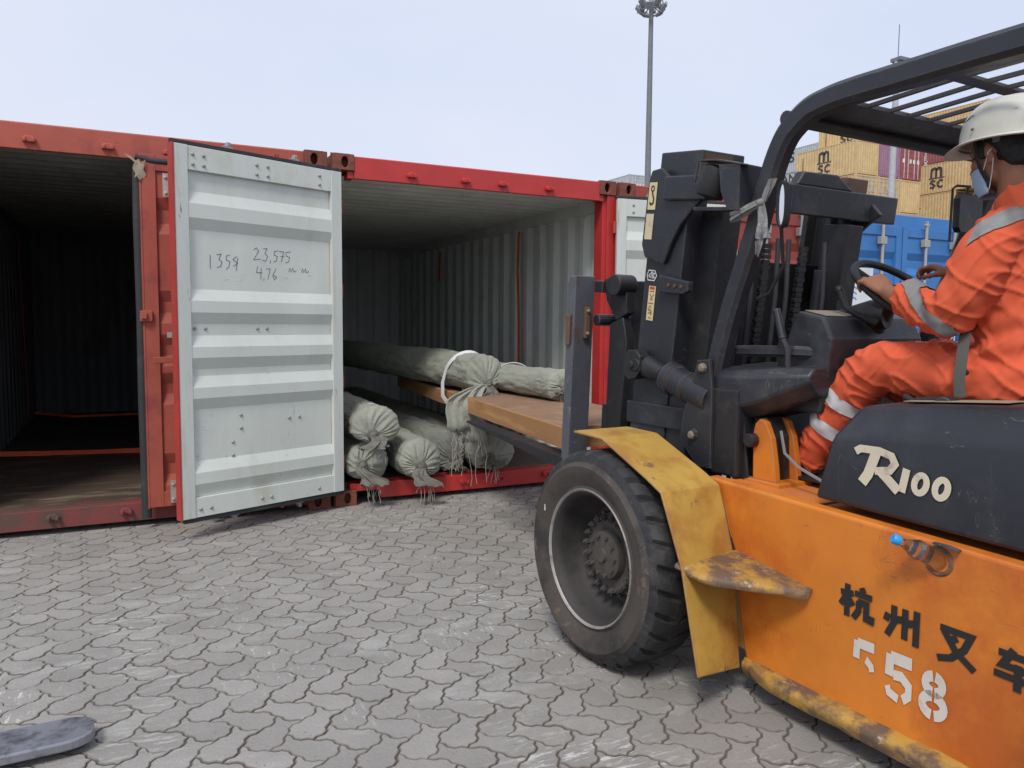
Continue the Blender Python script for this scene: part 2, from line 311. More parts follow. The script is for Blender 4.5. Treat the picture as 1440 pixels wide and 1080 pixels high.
# ------------------------------------------------------------------ ground: far sheet and interlocking pavers
g = MB(); g.box(-400, 400, -120, 600, -.30, -.0055)
gm = mat('sandy_joint', (.125, .108, .092), .95, c2=(.08, .07, .06), amt=.5, scale=5, bump=.3)
tag(g.build('ground', gm), kind='structure')
def scatter_yard():
    paver = mat('paver_concrete', (.305, .293, .272), .9, c2=(.25, .24, .22), amt=.5, scale=.9, c3=(.44, .42, .395), amt3=.26, scale3=5.5, bump=.45, bscale=70, tone=True, var=.05)
    # chalky scuffs, dark spots and pitting laid over the base colour
    t = paver.node_tree; N = t.nodes; Lk = t.links.new
    b = [n for n in N if n.type == 'BSDF_PRINCIPLED'][0]; src = b.inputs['Base Color'].links[0].from_socket
    tcn = N.new('ShaderNodeTexCoord')
    def layer(src, sc, stretch, rot, lo, hi, col, det=8, mask=None):
        mp = N.new('ShaderNodeMapping'); mp.inputs['Scale'].default_value = stretch; mp.inputs['Rotation'].default_value = (0, 0, rot); Lk(tcn.outputs['Object'], mp.inputs[0])
        n = N.new('ShaderNodeTexNoise'); n.inputs['Scale'].default_value = sc; n.inputs['Detail'].default_value = det; n.inputs['Roughness'].default_value = .72; Lk(mp.outputs[0], n.inputs['Vector'])
        r = N.new('ShaderNodeMapRange'); r.inputs[1].default_value = lo; r.inputs[2].default_value = hi; Lk(n.outputs[0], r.inputs[0]); f = r.outputs[0]
        if mask:
            n2 = N.new('ShaderNodeTexNoise'); n2.inputs['Scale'].default_value = mask; n2.inputs['Detail'].default_value = 3; Lk(tcn.outputs['Object'], n2.inputs['Vector'])
            r2_ = N.new('ShaderNodeMapRange'); r2_.inputs[1].default_value = .52; r2_.inputs[2].default_value = .62; Lk(n2.outputs[0], r2_.inputs[0])
            mu = N.new('ShaderNodeMath'); mu.operation = 'MULTIPLY'; Lk(f, mu.inputs[0]); Lk(r2_.outputs[0], mu.inputs[1]); f = mu.outputs[0]
        x = N.new('ShaderNodeMix'); x.data_type = 'RGBA'; Lk(f, x.inputs[0]); Lk(src, x.inputs[6]); x.inputs[7].default_value = (*col, 1); return x.outputs[2]
    s_ = layer(src, 9, (1, 4.5, 1), R(28), .53, .60, (.60, .59, .57), mask=.9)
    s_ = layer(s_, 11, (3.6, 1, 1), R(-10), .57, .62, (.58, .57, .55), mask=1.3)
    s_ = layer(s_, .55, (1, 1, 1), 0, .48, .70, (.235, .222, .202)); s_ = layer(s_, 1.6, (1, 2.2, 1), R(15), .54, .70, (.40, .395, .375))
    s_ = layer(s_, 70, (1, 1, 1), 0, .66, .70, (.13, .12, .11), det=3)
    s_ = layer(s_, 4.3, (1, 1, 1), 0, .72, .76, (.12, .12, .13), det=5)
    Lk(s_, b.inputs['Base Color'])
    U = .101; a = R(-42); ca, sa = math.cos(a), math.sin(a)
    h = .15
    def hedge(x, y):      # from (x,y) to (x+1,y)
        s_ = h if (x+y) % 2 == 0 else -h
        return [(x, y), (x+.20, y+.1*s_), (x+.38, y+s_), (x+.62, y+s_), (x+.80, y+.1*s_)]
    def vedge(x, y):      # from (x,y) to (x,y+1)
        s_ = h if (x+y) % 2 == 0 else -h
        return [(x, y), (x+.1*s_, y+.20), (x+s_, y+.38), (x+s_, y+.62), (x+.1*s_, y+.80)]
    def outline(x, y, w_, h_):
        p = []
        for i in range(w_): p += hedge(x+i, y)
        for j in range(h_): p += vedge(x+w_, y+j)
        top = []
        for i in range(w_): top += hedge(x+i, y+h_)
        top.append((x+w_, y+h_)); p += top[::-1][:-1]
        lf = []
        for j in range(h_): lf += vedge(x, y+j)
        lf.append((x, y+h_)); p += lf[::-1][:-1]
        return p
    verts = []; faces = []; tones = []; mids = []
    def brick(x, y, w_, h_):
        cx, cy = (x+w_/2)*U, (y+h_/2)*U
        X, Y = cx*ca-cy*sa, cx*sa+cy*ca
        if not (-7.2 < X < 5.2 and -4.9 < Y < .5): return
        if X > 2.6 and Y < -3.6: return
        ol = outline(x, y, w_, h_); n = len(ol); P = [V((q[0]*U, q[1]*U)) for q in ol]; c = V((cx, cy))
        jx, jy = random.uniform(-.0012, .0012), random.uniform(-.0012, .0012); dz = random.uniform(-.0018, .0012)+.004*noise.noise(V((X*.5, Y*.5, 3)))
        tx, ty = random.uniform(-.006, .006), random.uniform(-.006, .006); rr = random.uniform(-.010, .010)
        base = len(verts)
        nr = []
        for i in range(n):
            t_ = P[(i+1) % n]-P[i-1]; t_.normalize(); nr.append(V((-t_.y, t_.x)))
        for (ins, z) in ((.0012, -.03), (.0016, -.0022), (.0056, 0)):
            for i in range(n):
                q = P[i]+nr[i]*(ins+random.uniform(0, .0007)); d = q-c
                qx = c.x+d.x-d.y*rr+jx; qy = c.y+d.y+d.x*rr+jy
                verts.append((qx*ca-qy*sa, qx*sa+qy*ca, z+dz+d.x*tx+d.y*ty if z > -.02 else z))
        for k in range(2):
            for i in range(n):
                j = (i+1) % n; faces.append((base+k*n+i, base+k*n+j, base+(k+1)*n+j, base+(k+1)*n+i))
        faces.append(tuple(base+2*n+i for i in range(n)))
        tones.extend([random.random()]*(2*n+1)); mids.extend([1]*(2*n)+[0])
    rng = range(-80, 81)
    for d in range(-120, 121):
        for k in range(-70, 71):
            # herringbone: period 4 diagonal
            x = d; y = d+4*k
            if abs(x) > 105 or abs(y) > 105: continue
            brick(x, y, 2, 1)
            brick(x+2-0, y-0, 1, 2) if False else brick(x-0+0, y+1, 1, 2)
    me = bpy.data.meshes.new('paving'); me.from_pydata(verts, [], faces)
    at = me.attributes.new('tone', 'FLOAT', 'FACE'); at.data.foreach_set('value', tones)
    me.materials.append(paver); me.materials.append(mat('paver_joint_dirt', (.17, .15, .128), .95, c2=(.29, .275, .25), amt=.55, scale=1.3, c3=(.10, .085, .07), amt3=.25, scale3=14)); me.polygons.foreach_set('material_index', mids); ob = bpy.data.objects.new('paving', me); COL.objects.link(ob); tag(ob, kind='structure')
    far = MB(); far.grid([[(x, y, -.003) for x in (-7.0, 120)] for y in (.45, 200)])
    far.build('yard_pavement', mat('far_paving', (.28, .26, .24), .9, c2=(.22, .20, .19), amt=.5, scale=.4, bump=.2), None)
    tag(bpy.data.objects['yard_pavement'], kind='structure')
scatter_yard()

# ------------------------------------------------------------------ shipping containers
W, H = 2.438, 2.591
def rrect(x0, x1, z0, z1, n=4):
    """n points per side, so outer and inner loops pair up"""
    p = []
    for i in range(n): p.append((x0+(x1-x0)*i/n, z0))
    for i in range(n): p.append((x1, z0+(z1-z0)*i/n))
    for i in range(n): p.append((x1-(x1-x0)*i/n, z1))
    for i in range(n): p.append((x0, z1-(z1-z0)*i/n))
    return p
def casting(parent, x0, z0, m=None, flip=1):
    c = MB(); w_, h_ = .162, .118
    outer = rrect(x0, x0+w_, z0, z0+h_); cx, cz = x0+w_/2+.012*flip, z0+h_/2
    inner = []
    for q in outer:
        a = math.atan2((q[1]-cz)/h_, (q[0]-cx)/w_); inner.append((cx+.026*math.cos(a), cz+.040*math.sin(a)))
    c.ring([(q[0], -.012, q[1]) for q in outer], [(q[0], -.012, q[1]) for q in inner], (0, .03, 0))
    c.box(x0+.003, x0+w_-.003, .06, .17, z0+.003, z0+h_-.003)
    c.box(x0, x0+.03, .018, .06, z0, z0+h_); c.box(x0+w_-.03, x0+w_, .018, .06, z0, z0+h_)
    c.box(x0+.03, x0+w_-.03, .018, .06, z0, z0+.015); c.box(x0+.03, x0+w_-.03, .018, .06, z0+h_-.015, z0+h_)
    return c.build('corner_casting', m or rustc, parent, bevel=.006)
def corr(a0, a1, pitch, depth, n=None):
    """(position, offset) list of a trapezoid corrugation"""
    p = []; a = a0
    while a < a1-.001:
        for f, d in ((0, 0), (.26, 0), (.5, 1), (.76, 1)):
            if a+f*pitch < a1: p.append((a+f*pitch, d*depth))
        a += pitch
    p.append((a1, 0)); return p
def keeper(parent, x, z, m):
    k = MB(); y = -.002
    k.prism([(x-.036, y, z-.016), (x+.036, y, z-.016), (x+.040, y, z+.004), (x+.018, y, z+.022), (x-.018, y, z+.022), (x-.040, y, z+.004)], (0, -.020, 0))
    k.box(x-.034, x-.014, y-.042, y-.020, z-.018, z+.008); k.box(x+.014, x+.034, y-.042, y-.020, z-.018, z+.008)
    k.build('cam_keeper', m, parent, bevel=.005)
LEAFW = 1.18
def leaf(parent, hinge, sgn, ang, mo, mi, name='door', rods=(.35, .80), rodm=None, width=LEAFW, scuff=True, gask=True, rivets=True, frame_out=None):
    """one container door leaf; local x runs from the hinge, outside at y=-.05, inside at y=0"""
    z0, z1 = .14, 2.44; X = lambda u: sgn*u; zm = lambda z: .14+(z-.09)*2.3/2.4
    d = MB(); mo_i, mi_i, mf_i = 0, 1, 2
    prof = [(z0+.17, 0), (z0+.175, 0)]
    ribs = [(.255, .335, .40), (.83-.0, .9, .965), (1.10, 1.17, 1.235), (1.36, 1.43, 1.495), (1.93, 2.04, 2.11)]
    # rib rows: bottom slope, flat, top slope (measured up the leaf)
    zr = [(.235, .31, .385, .46), (.80, .875, .945, 1.02), (1.065, 1.14, 1.21, 1.285), (1.36, 1.435, 1.51, 1.585), (1.965, 2.04, 2.13, 2.21)]
    prof = [(z0+.05, 0)]
    for a, b, c_, e_ in [[zm(v) for v in q_] for q_ in zr]: prof += [(a, 0), (b, .030), (c_, .030), (e_, 0)]
    prof.append((z1-.05, 0))
    u0, u1 = .05, width-.05
    for (yy, mm) in ((-.030, mi_i), (-.036, mo_i)):
        d.grid([[(X(u), yy+o_, z) for u in (u0, u1)] for z, o_ in prof], mm)
    # frame stiles and rails (outside half / inside half)
    for (y0, y1, mm) in ((-.052, -.028, mo_i), (-.0275, .003, mf_i)):
        for ua, ub in ((0, .085), (width-.085, width)): d.box(min(X(ua), X(ub)), max(X(ua), X(ub)), y0, y1, z0, z1, mm)
    d.box(min(X(.085), X(width-.085)), max(X(.085), X(width-.085)), -.050, -.028, z0, z0+.10, mo_i)
    d.box(min(X(.085), X(width-.085)), max(X(.085), X(width-.085)), -.050, -.028, z1-.10, z1, mo_i)
    d.box(min(X(.085), X(width-.085)), max(X(.085), X(width-.085)), -.0275, -.004, z0, z0+.125, mi_i)
    d.box(min(X(.085), X(width-.085)), max(X(.085), X(width-.085)), -.0275, -.004, z1-.145, z1, mi_i)
    o = d.build(name, [mo, mi, white_scuff if scuff else mi], parent, bevel=.002, seg=1)
    # inside edge strip (outer colour shows on the free edge)
    ed = MB(); ed.box(min(X(width+.0005), X(width+.012)), max(X(width+.0005), X(width+.012)), -.054, .006, z0-.004, z1+.004); ed.build('edge_strip', mo, o)
    if gask:
        gk = MB(); gk.box(min(X(-.01), X(width+.012)), max(X(-.01), X(width+.012)), -.04, -.012, z1+.006, z1+.026)
        gk.build('gasket', rubber, o)
        gk = MB(); gk.box(min(X(-.01), X(width-.02)), max(X(-.01), X(width-.02)), -.04, -.012, z0-.03, z0-.005)
        gk.build('gasket', rubber, o)
    for u in rods:
        lr = MB(); lr.tube([(X(u), -.085, z0-.035), (X(u), -.085, z1+.035)], .017, 8)
        for z in (z0-.045, z1+.045):
            s_ = 1 if z > 1 else -1
            lr.prism([(X(u)-.030, -.10, z-.022*s_), (X(u)+.022, -.10, z-.022*s_), (X(u)+.032, -.10, z+.006*s_), (X(u)+.010, -.10, z+.012*s_), (X(u)+.006, -.10, z+.034*s_), (X(u)-.020, -.10, z+.030*s_), (X(u)-.012, -.10, z+.006*s_), (X(u)-.034, -.10, z+.002*s_)], (0, .034, 0))
        for z in (.32, .95, 1.62, 2.28): lr.box(X(u)-.045, X(u)+.045, -.105, -.052, z-.04, z+.04)
        lk = lr.build('lock_rod', rodm or galv_d, o, bevel=.003, seg=1)
        hd = MB(); hz = 1.12; hd.box(min(X(u), X(u)+sgn*.34), max(X(u), X(u)+sgn*.34), -.115, -.10, hz-.02, hz+.02); hd.build('handle', rodm or galv_d, lk, bevel=.004)
    if rivets:
        rv = MB(); rv.lathe([(0, .012), (.005, .011), (.009, .006), (.010, 0)], (0, 0, 0), (0, 1, 0), 8); r0 = None
        pos = [(width-u, -.004, z) for (u, z) in [(.12, z1-.05), (.12, z1-.11), (.19, z1-.05), (.19, z1-.11), (.55, z1-.05), (.55, z1-.11), (.63, z1-.05), (.63, z1-.11), (1.03, z1-.05), (1.03, z1-.11), (.12, z0+.05), (.19, z0+.05), (.55, z0+.05), (.62, z0+.05), (1.0, z0+.05)]]
        pos += [(width-u, -.030, zm(z)) for (u, z) in [(.12, 1.33), (.19, 1.33), (.55, 1.33), (.62, 1.33), (.42, .74), (.42, .65), (.36, .56), (.36, .47), (.78, .69), (.86, .69)]]
        for (u, y_, z) in pos:
            if r0 is None: ro = r0 = rv.build('rivet', steel_edge, o, smooth=50)
            else: ro = bpy.data.objects.new('rivet', r0.data); COL.objects.link(ro); ro.parent = o
            ro.location = (X(u), y_, z)
    for z in (.35, .95, 1.6, 2.2): hg = MB(); hg.tube([(X(-.012), -.03, z-.05), (X(-.012), -.03, z+.05)], .016, 10); hg.build('hinge', mo, o)
    o.location = hinge; o.rotation_euler = (0, 0, ang); return o

def container(name, x0, y0, mf, mcast, mwall, mceil, mfloor, msill, length=5.95, header_keepers=(), sill_keepers=(), open_front=True, notch=False, notch_r=False, kf=None, pw0=.085):
    r = empty(name, (x0, y0, 0)); T = .035
    casting(r, 0, 0, mcast, 1); casting(r, W-.162, 0, mcast, -1); casting(r, 0, H-.118, mcast, 1); casting(r, W-.162, H-.118, mcast, -1)
    for s_ in (0, 1):
        p = MB(); X = (lambda x: x) if s_ == 0 else (lambda x: W-x); pw = pw0 if s_ == 0 else .085
        p.prism([(X(.004), 0, .118), (X(pw), 0, .118), (X(pw), .03, .118), (X(pw+.03), .03, .118), (X(pw+.03), .16, .118), (X(.004), .16, .118)], (0, 0, H-.236))
        p.build('corner_post', mf, r, bevel=.004)
    h = MB(); h.prism([(.162, .0, 2.42), (.162, .0, 2.575), (.162, .015, 2.583), (.162, .12, 2.583), (.162, .12, 2.44), (.162, .03, 2.42)], (W-.324, 0, 0))
    h.box(.115, .162, .012, .12, 2.42, H-.118); h.box(W-.162, W-.115, .012, .12, 2.42, H-.118)
    ho = h.build('header', mf, r, bevel=.003)
    for x in header_keepers: keeper(ho, x, 2.478, mf)
    s = MB(); n0 = .35 if notch else .162; n1 = W-.35 if notch_r else W-.162
    pts = [(.162, .105), (n0, .105), (n0, .040), (n1, .040), (n1, .105), (W-.162, .105), (W-.162, .162), (.162, .162)]
    cl = [pts[0]]
    for q in pts[1:]:
        if q != cl[-1]: cl.append(q)
    s.prism([(q[0], .0, q[1]) for q in cl], (0, .10, 0)); s.box(.115, .162, .012, .1, .118, .162); s.box(W-.162, W-.115, .012, .1, .118, .162)
    sob = s.build('sill', msill, r, bevel=.004)
    for x in sill_keepers: keeper(sob, x, .115, msill)
    if open_front:
        for s_ in (0, 1):
            m = MB(); c = corr(.16, length-.05, .278, -.034 if s_ == 0 else .034); xw = .052 if s_ == 0 else W-.052
            m.grid([[(xw+d, y, z) for z in (.16, 2.36)] for y, d in c]); o = m.build('side_wall', mwall, r)
            rl = MB(); rl.box(*( (.014, .056) if s_ == 0 else (W-.056, W-.014)), .16, length, 2.36, 2.50); rl.box(*((.004, .012) if s_ == 0 else (W-.012, W-.004)), .16, length, .0, 2.56); rl.build('side_rail', mwall, r)
            for k in range(0, 9):
                lr = MB(); yy = .42+k*.62; lr.tube([(xw+(.004 if s_ == 0 else -.004), yy-.03, 2.345), (xw+(.03 if s_ == 0 else -.03), yy-.03, 2.33), (xw+(.03 if s_ == 0 else -.03), yy+.03, 2.33), (xw+(.004 if s_ == 0 else -.004), yy+.03, 2.345)], .006, 6); lr.build('lashing_ring', mwall, r)
        m = MB(); m.grid([[(x, y, 2.455+d) for x in (.03, W-.03)] for y, d in corr(.12, length, .209, .022)]); m.build('ceiling', mceil, r)
        m = MB(); m.box(.004, W-.004, .12, length, 2.49, 2.56); m.build('roof', mf, r)
        m = MB(); m.grid([[(x, length-.06-d, z) for z in (.14, 2.46)] for x, d in corr(.03, W-.03, .25, .04)]); m.build('back_wall', mwall, r)
        m = MB(); m.box(.004, W-.004, length-.01, length+.02, .0, 2.56); m.build('end_panel', mf, r)
        m = MB(); m.box(.03, W-.03, .1, length-.03, .10, .158)
        for k in range(1, 9): m.box(.27*k-.002, .27*k+.002, .12, length-.1, .1585, .1595)
        m.build('floor', mfloor, r)
        m = MB(); m.box(.162, W-.162, .1, .13, .158, .166); m.build('threshold_plate', msill, r)
    else:
        m = MB(); m.box(.01, W-.01, .17, length, .05, 2.56); m.build('box_body', mf, r, bevel=.01)
    return r

# container B (middle, open, bright red)
B = container('shipping_container', 0, 0, red_b, rustc, grey_wall, ceil_g, floor_d, red_b, header_keepers=(.60, 1.04, 1.36, 1.78), sill_keepers=(1.03, 1.35, 1.78), notch=True, pw0=.035)
tag(B, 'open bright red shipping container with pale grey inside, loaded with tarpaulin rolls', 'shipping container', 'shipping containers standing side by side with doors towards the forklift')
lf = leaf(B, (.045, -.085, 0), 1, R(-158.0), red_leaf, white_door, rods=(.33, .82), width=1.21)
tag(lf, 'white inner face of the door leaf, folded back, with pencilled numbers')
rf = leaf(B, (W-.030, -.075, 0), -1, R(171), red_leaf, white_door, rods=(.33, .82))
# pencilled numbers on the folded leaf: laid on its inside panel (local +y side)
def handwriting():
    NM = mat('faded_marker', (.10, .10, .11), .7, c2=(.22, .22, .22), amt=.4, scale=60); m = MB(); o = V((1.21, -.0285, 0)); ux = V((-1, 0, 0)); uy = V((0, 0, 1))      # seen from the inside, reading left to right
    def st(pl, x, z, s, w_=.0038): m.ribbon([(x+.03+q[0]*s, z+q[1]*s) for q in pl], w_, o, ux, uy)
    z = 1.725; s = .085
    st([(0, 0), (.02, 1)], .20, z-.02, s)
    st([(0, .95), (.35, 1), (.15, .6), (.4, .45), (.3, .1), (0, 0)], .245, z-.01, s)
    st([(.4, 1), (.1, .9), (.1, .6), (.4, .5), (.3, .1), (.1, -.1)], .30, z-.01, s)
    st([(.4, 1), (.0, .7), (.45, .35), (0, .05)], .355, z-.0, s*.8); st([(.5, .9), (.3, -.35)], .355, z, s*.8)
    m.build('handwritten_note', NM, lf); m = MB()
    z = 1.775
    st([(0, .8), (.25, 1), (.45, .75), (0, .05), (.6, .15)], .50, z, s)
    st([(0, .95), (.35, 1), (.15, .6), (.4, .4), (.2, .0), (-.1, .1)], .57, z, s)
    st([(0, .1), (-.05, -.15)], .625, z, s)
    st([(.5, 1), (.1, .9), (.1, .6), (.4, .5), (.3, .1), (0, 0)], .645, z, s*.9)
    st([(0, .95), (.45, .95), (.2, 0)], .69, z, s*.9); st([(.1, .5), (.5, .55)], .69, z, s*.9)
    st([(.6, 1), (.1, .9), (.1, .6), (.45, .5), (.35, .1), (0, 0)], .735, z, s*.9)
    m.build('handwritten_note', NM, lf); m = MB()
    z = 1.655
    st([(.1, 1), (0, .5), (.5, .5)], .52, z, s); st([(.4, .9), (.35, 0)], .52, z, s); st([(0, .1), (-.05, -.1)], .575, z, s)
    st([(0, .9), (.4, .95), (.15, 0)], .59, z, s*.9); st([(.4, 1), (.05, .4), (.2, 0), (.45, .25), (.1, .4)], .635, z, s*.9)
    m.build('handwritten_note', NM, lf); m = MB()
    for xx in (.76, .86): st([(0, 0), (.15, .4), (.25, .05), (.45, .4), (.55, .05), (.8, .2)], xx, 1.712, s*.9)
    m.keepn = False
    m.build('handwritten_note', mat('faded_marker', (.10, .10, .11), .7, c2=(.22, .22, .22), amt=.4, scale=60), lf)
handwriting()

# container A (left, dark grey inside)
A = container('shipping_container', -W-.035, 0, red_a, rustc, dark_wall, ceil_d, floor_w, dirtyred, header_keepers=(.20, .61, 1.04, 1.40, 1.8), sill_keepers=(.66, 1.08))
tag(A, 'faded red shipping container with dark grey inside, left half of its doorway open', 'shipping container', 'shipping containers standing side by side with doors towards the forklift')
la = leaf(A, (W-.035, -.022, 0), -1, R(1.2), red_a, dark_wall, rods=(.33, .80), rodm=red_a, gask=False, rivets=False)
tag(la, 'closed faded red door leaf with a black rubber gasket on its free edge')
leaf(A, (.035, -.06, 0), 1, R(-175), red_a, white_door, rods=(.33, .80), rivets=False)
gk = MB(); gk.tube([(-LEAFW-.020, -.035, .07), (-LEAFW-.024, -.037, .9), (-LEAFW-.020, -.035, 1.4), (-LEAFW-.024, -.036, 2.0), (-LEAFW-.020, -.035, 2.33)], [(.016, .030)]*5, 8, ref=(0, 1, 0))
gk.tube([(-LEAFW-.03, -.035, 2.42), (-LEAFW+.06, -.036, 2.40), (-LEAFW+.20, -.035, 2.40)], .024, 8)
gk.build('gasket', rubber, la, smooth=60)
tp = MB(); tp.grid([[(-LEAFW-.040+.062*i/4+.01*math.sin(j*2), -.062-.010*math.sin(i*1.3+j), 2.28+.11*j/4+(.015*math.sin(i*2.1) if j in (0, 4) else 0)) for i in range(5)] for j in range(5)])
tp.grid([[(-LEAFW-.035+.018*i-.03*j, -.058, 2.38+.025*j-.006*i) for i in range(3)] for j in range(3)]); tp.build('torn_tape', tape_m, la, smooth=80)
cp = MB(); cp.box(-LEAFW-.030, -LEAFW+.045, -.078, -.055, 1.37, 1.44); cp.box(-LEAFW-.022, -LEAFW+.012, -.098, -.079, 1.385, 1.425); cp.build('door_catch', red_a, la, bevel=.005)
for z in (2.25, .24):
    pl_ = MB(); pl_.box(-LEAFW+.125, -LEAFW+.16, -.068, -.056, z-.075, z+.075)
    for dz in (-.05, .05): pl_.lathe([(0, .011), (.008, .010), (.011, 0)], (-LEAFW+.142, -.068, z+dz), (0, -1, 0), 8)
    pl_.build('bolt_plate', galv, la)
pl_ = MB(); pl_.box(-LEAFW+.128, -LEAFW+.158, -.066, -.056, 1.265, 1.30); pl_.build('bolt_plate', galv, la)

# container C (right, mostly behind the mast) and D (blue)
C_ = container('shipping_container', W+.035, 0, red_c, rustc, grey_wall, ceil_g, floor_d, red_c, open_front=False, header_keepers=(.6, 1.04, 1.4, 1.8))
tag(C_, 'closed brown-red shipping container half hidden behind the forklift mast', 'shipping container', 'shipping containers standing side by side with doors towards the forklift')
leaf(C_, (.035, -.006, 0), 1, 0, red_c, red_c, rivets=False, scuff=False, gask=False); leaf(C_, (W-.035, -.006, 0), -1, 0, red_c, red_c, rivets=False, scuff=False, gask=False)
D_ = container('shipping_container', 2*W+.07, .12, bluep, bluep, grey_wall, ceil_g, floor_d, bluep, open_front=False)
tag(D_, 'blue shipping container with closed doors and galvanised lock rods beyond the driver', 'shipping container', 'shipping containers standing side by side with doors towards the forklift')
dl = leaf(D_, (.035, -.006, 0), 1, 0, bluep, bluep, rods=(.36, .84), rodm=galv, rivets=False, scuff=False, gask=False)
dr = leaf(D_, (W-.035, -.006, 0), -1, 0, bluep, bluep, rods=(.36, .84), rodm=galv, rivets=False, scuff=False, gask=False)
pn = MB(); pn.box(-.0, .60, -.0585, -.0525, 1.50, 1.98); po = pn.build('white_panel', mat('white_decal', (.68, .70, .72), .5), dl)
po.location = (.10, -.036, 0)
wv = MB()
for k in range(6): wv.ribbon([(.03+.0225*i, .06+.055*k+.012*math.sin(i*1.55)) for i in range(16)], .016, (.10, -.0955, 1.60), (1, 0, 0), (0, 0, 1))
wv.build('wave_stripes', mat('wave_blue', (.12, .28, .55), .5), dl)
for txt, zz in (('INTE', 1.30), ('NET', 1.215)):
    tb = text_mb(txt, .10, (-.40, -.058, zz), (1, 0, 0), (0, 0, 1), off=.004); tb.build('lettering', mat('decal_white', (.75, .75, .75), .5), dr)
Emk = container('shipping_container', 3*W+.30, .20, red_c, rustc, grey_wall, ceil_g, floor_d, red_c, open_front=False)
tag(Emk, 'brown-red shipping container beyond the blue one, behind the driver', 'shipping container', 'shipping containers standing side by side with doors towards the forklift')

# loose straps lashed inside the containers
def strap(name, pts, w_, axis, label, m=strap_o, group=None, cat='strap'):
    s = MB(); s.tube(pts, [(w_/2, .0015)]*len(pts), 4, ref=axis); o = s.build(name, m); tag(o, label, cat, group); return o
strap('lashing_strap', [(-2.40, 2.32, .20), (-2.0, 2.36, .175), (-1.6, 2.28, .172), (-1.30, 2.20, .180), (-1.0, 2.12, .172), (-.2, 2.05, .172)], .045, (0, .35, 1), 'orange strap lying across the dark floor near the open doorway', group='orange lashing straps')
strap('lashing_strap', [(-2.41, 5.5, .22), (-2.0, 5.35, .175), (-1.3, 5.35, .175), (-.2, 5.4, .175)], .03, (0, .3, 1), 'thin orange strap lying deep inside the dark-walled container', group='orange lashing straps')
strap('lashing_strap', [(-2.395, 4.32, 2.30), (-2.38, 4.35, 1.5), (-2.385, 4.6, .3)], .04, (0, 1, 0), 'orange strap hanging down the dark grey left wall', group='orange lashing straps')
strap('lashing_strap', [(2.352, 1.68, 2.33), (2.33, 1.66, 1.9), (2.325, 1.64, 1.86), (2.33, 1.62, 1.4), (2.325, 1.60, .7)], .05, (0, 1, 0), 'long orange strap hanging on the pale ribbed wall nearest the door', group='orange lashing straps')
strap('lashing_strap', [(2.352, 3.98, 2.30), (2.345, 3.98, 2.12), (2.34, 3.99, 1.92)], .05, (0, 1, 0), 'short orange strap high on the pale ribbed wall, deep inside', group='orange lashing straps')

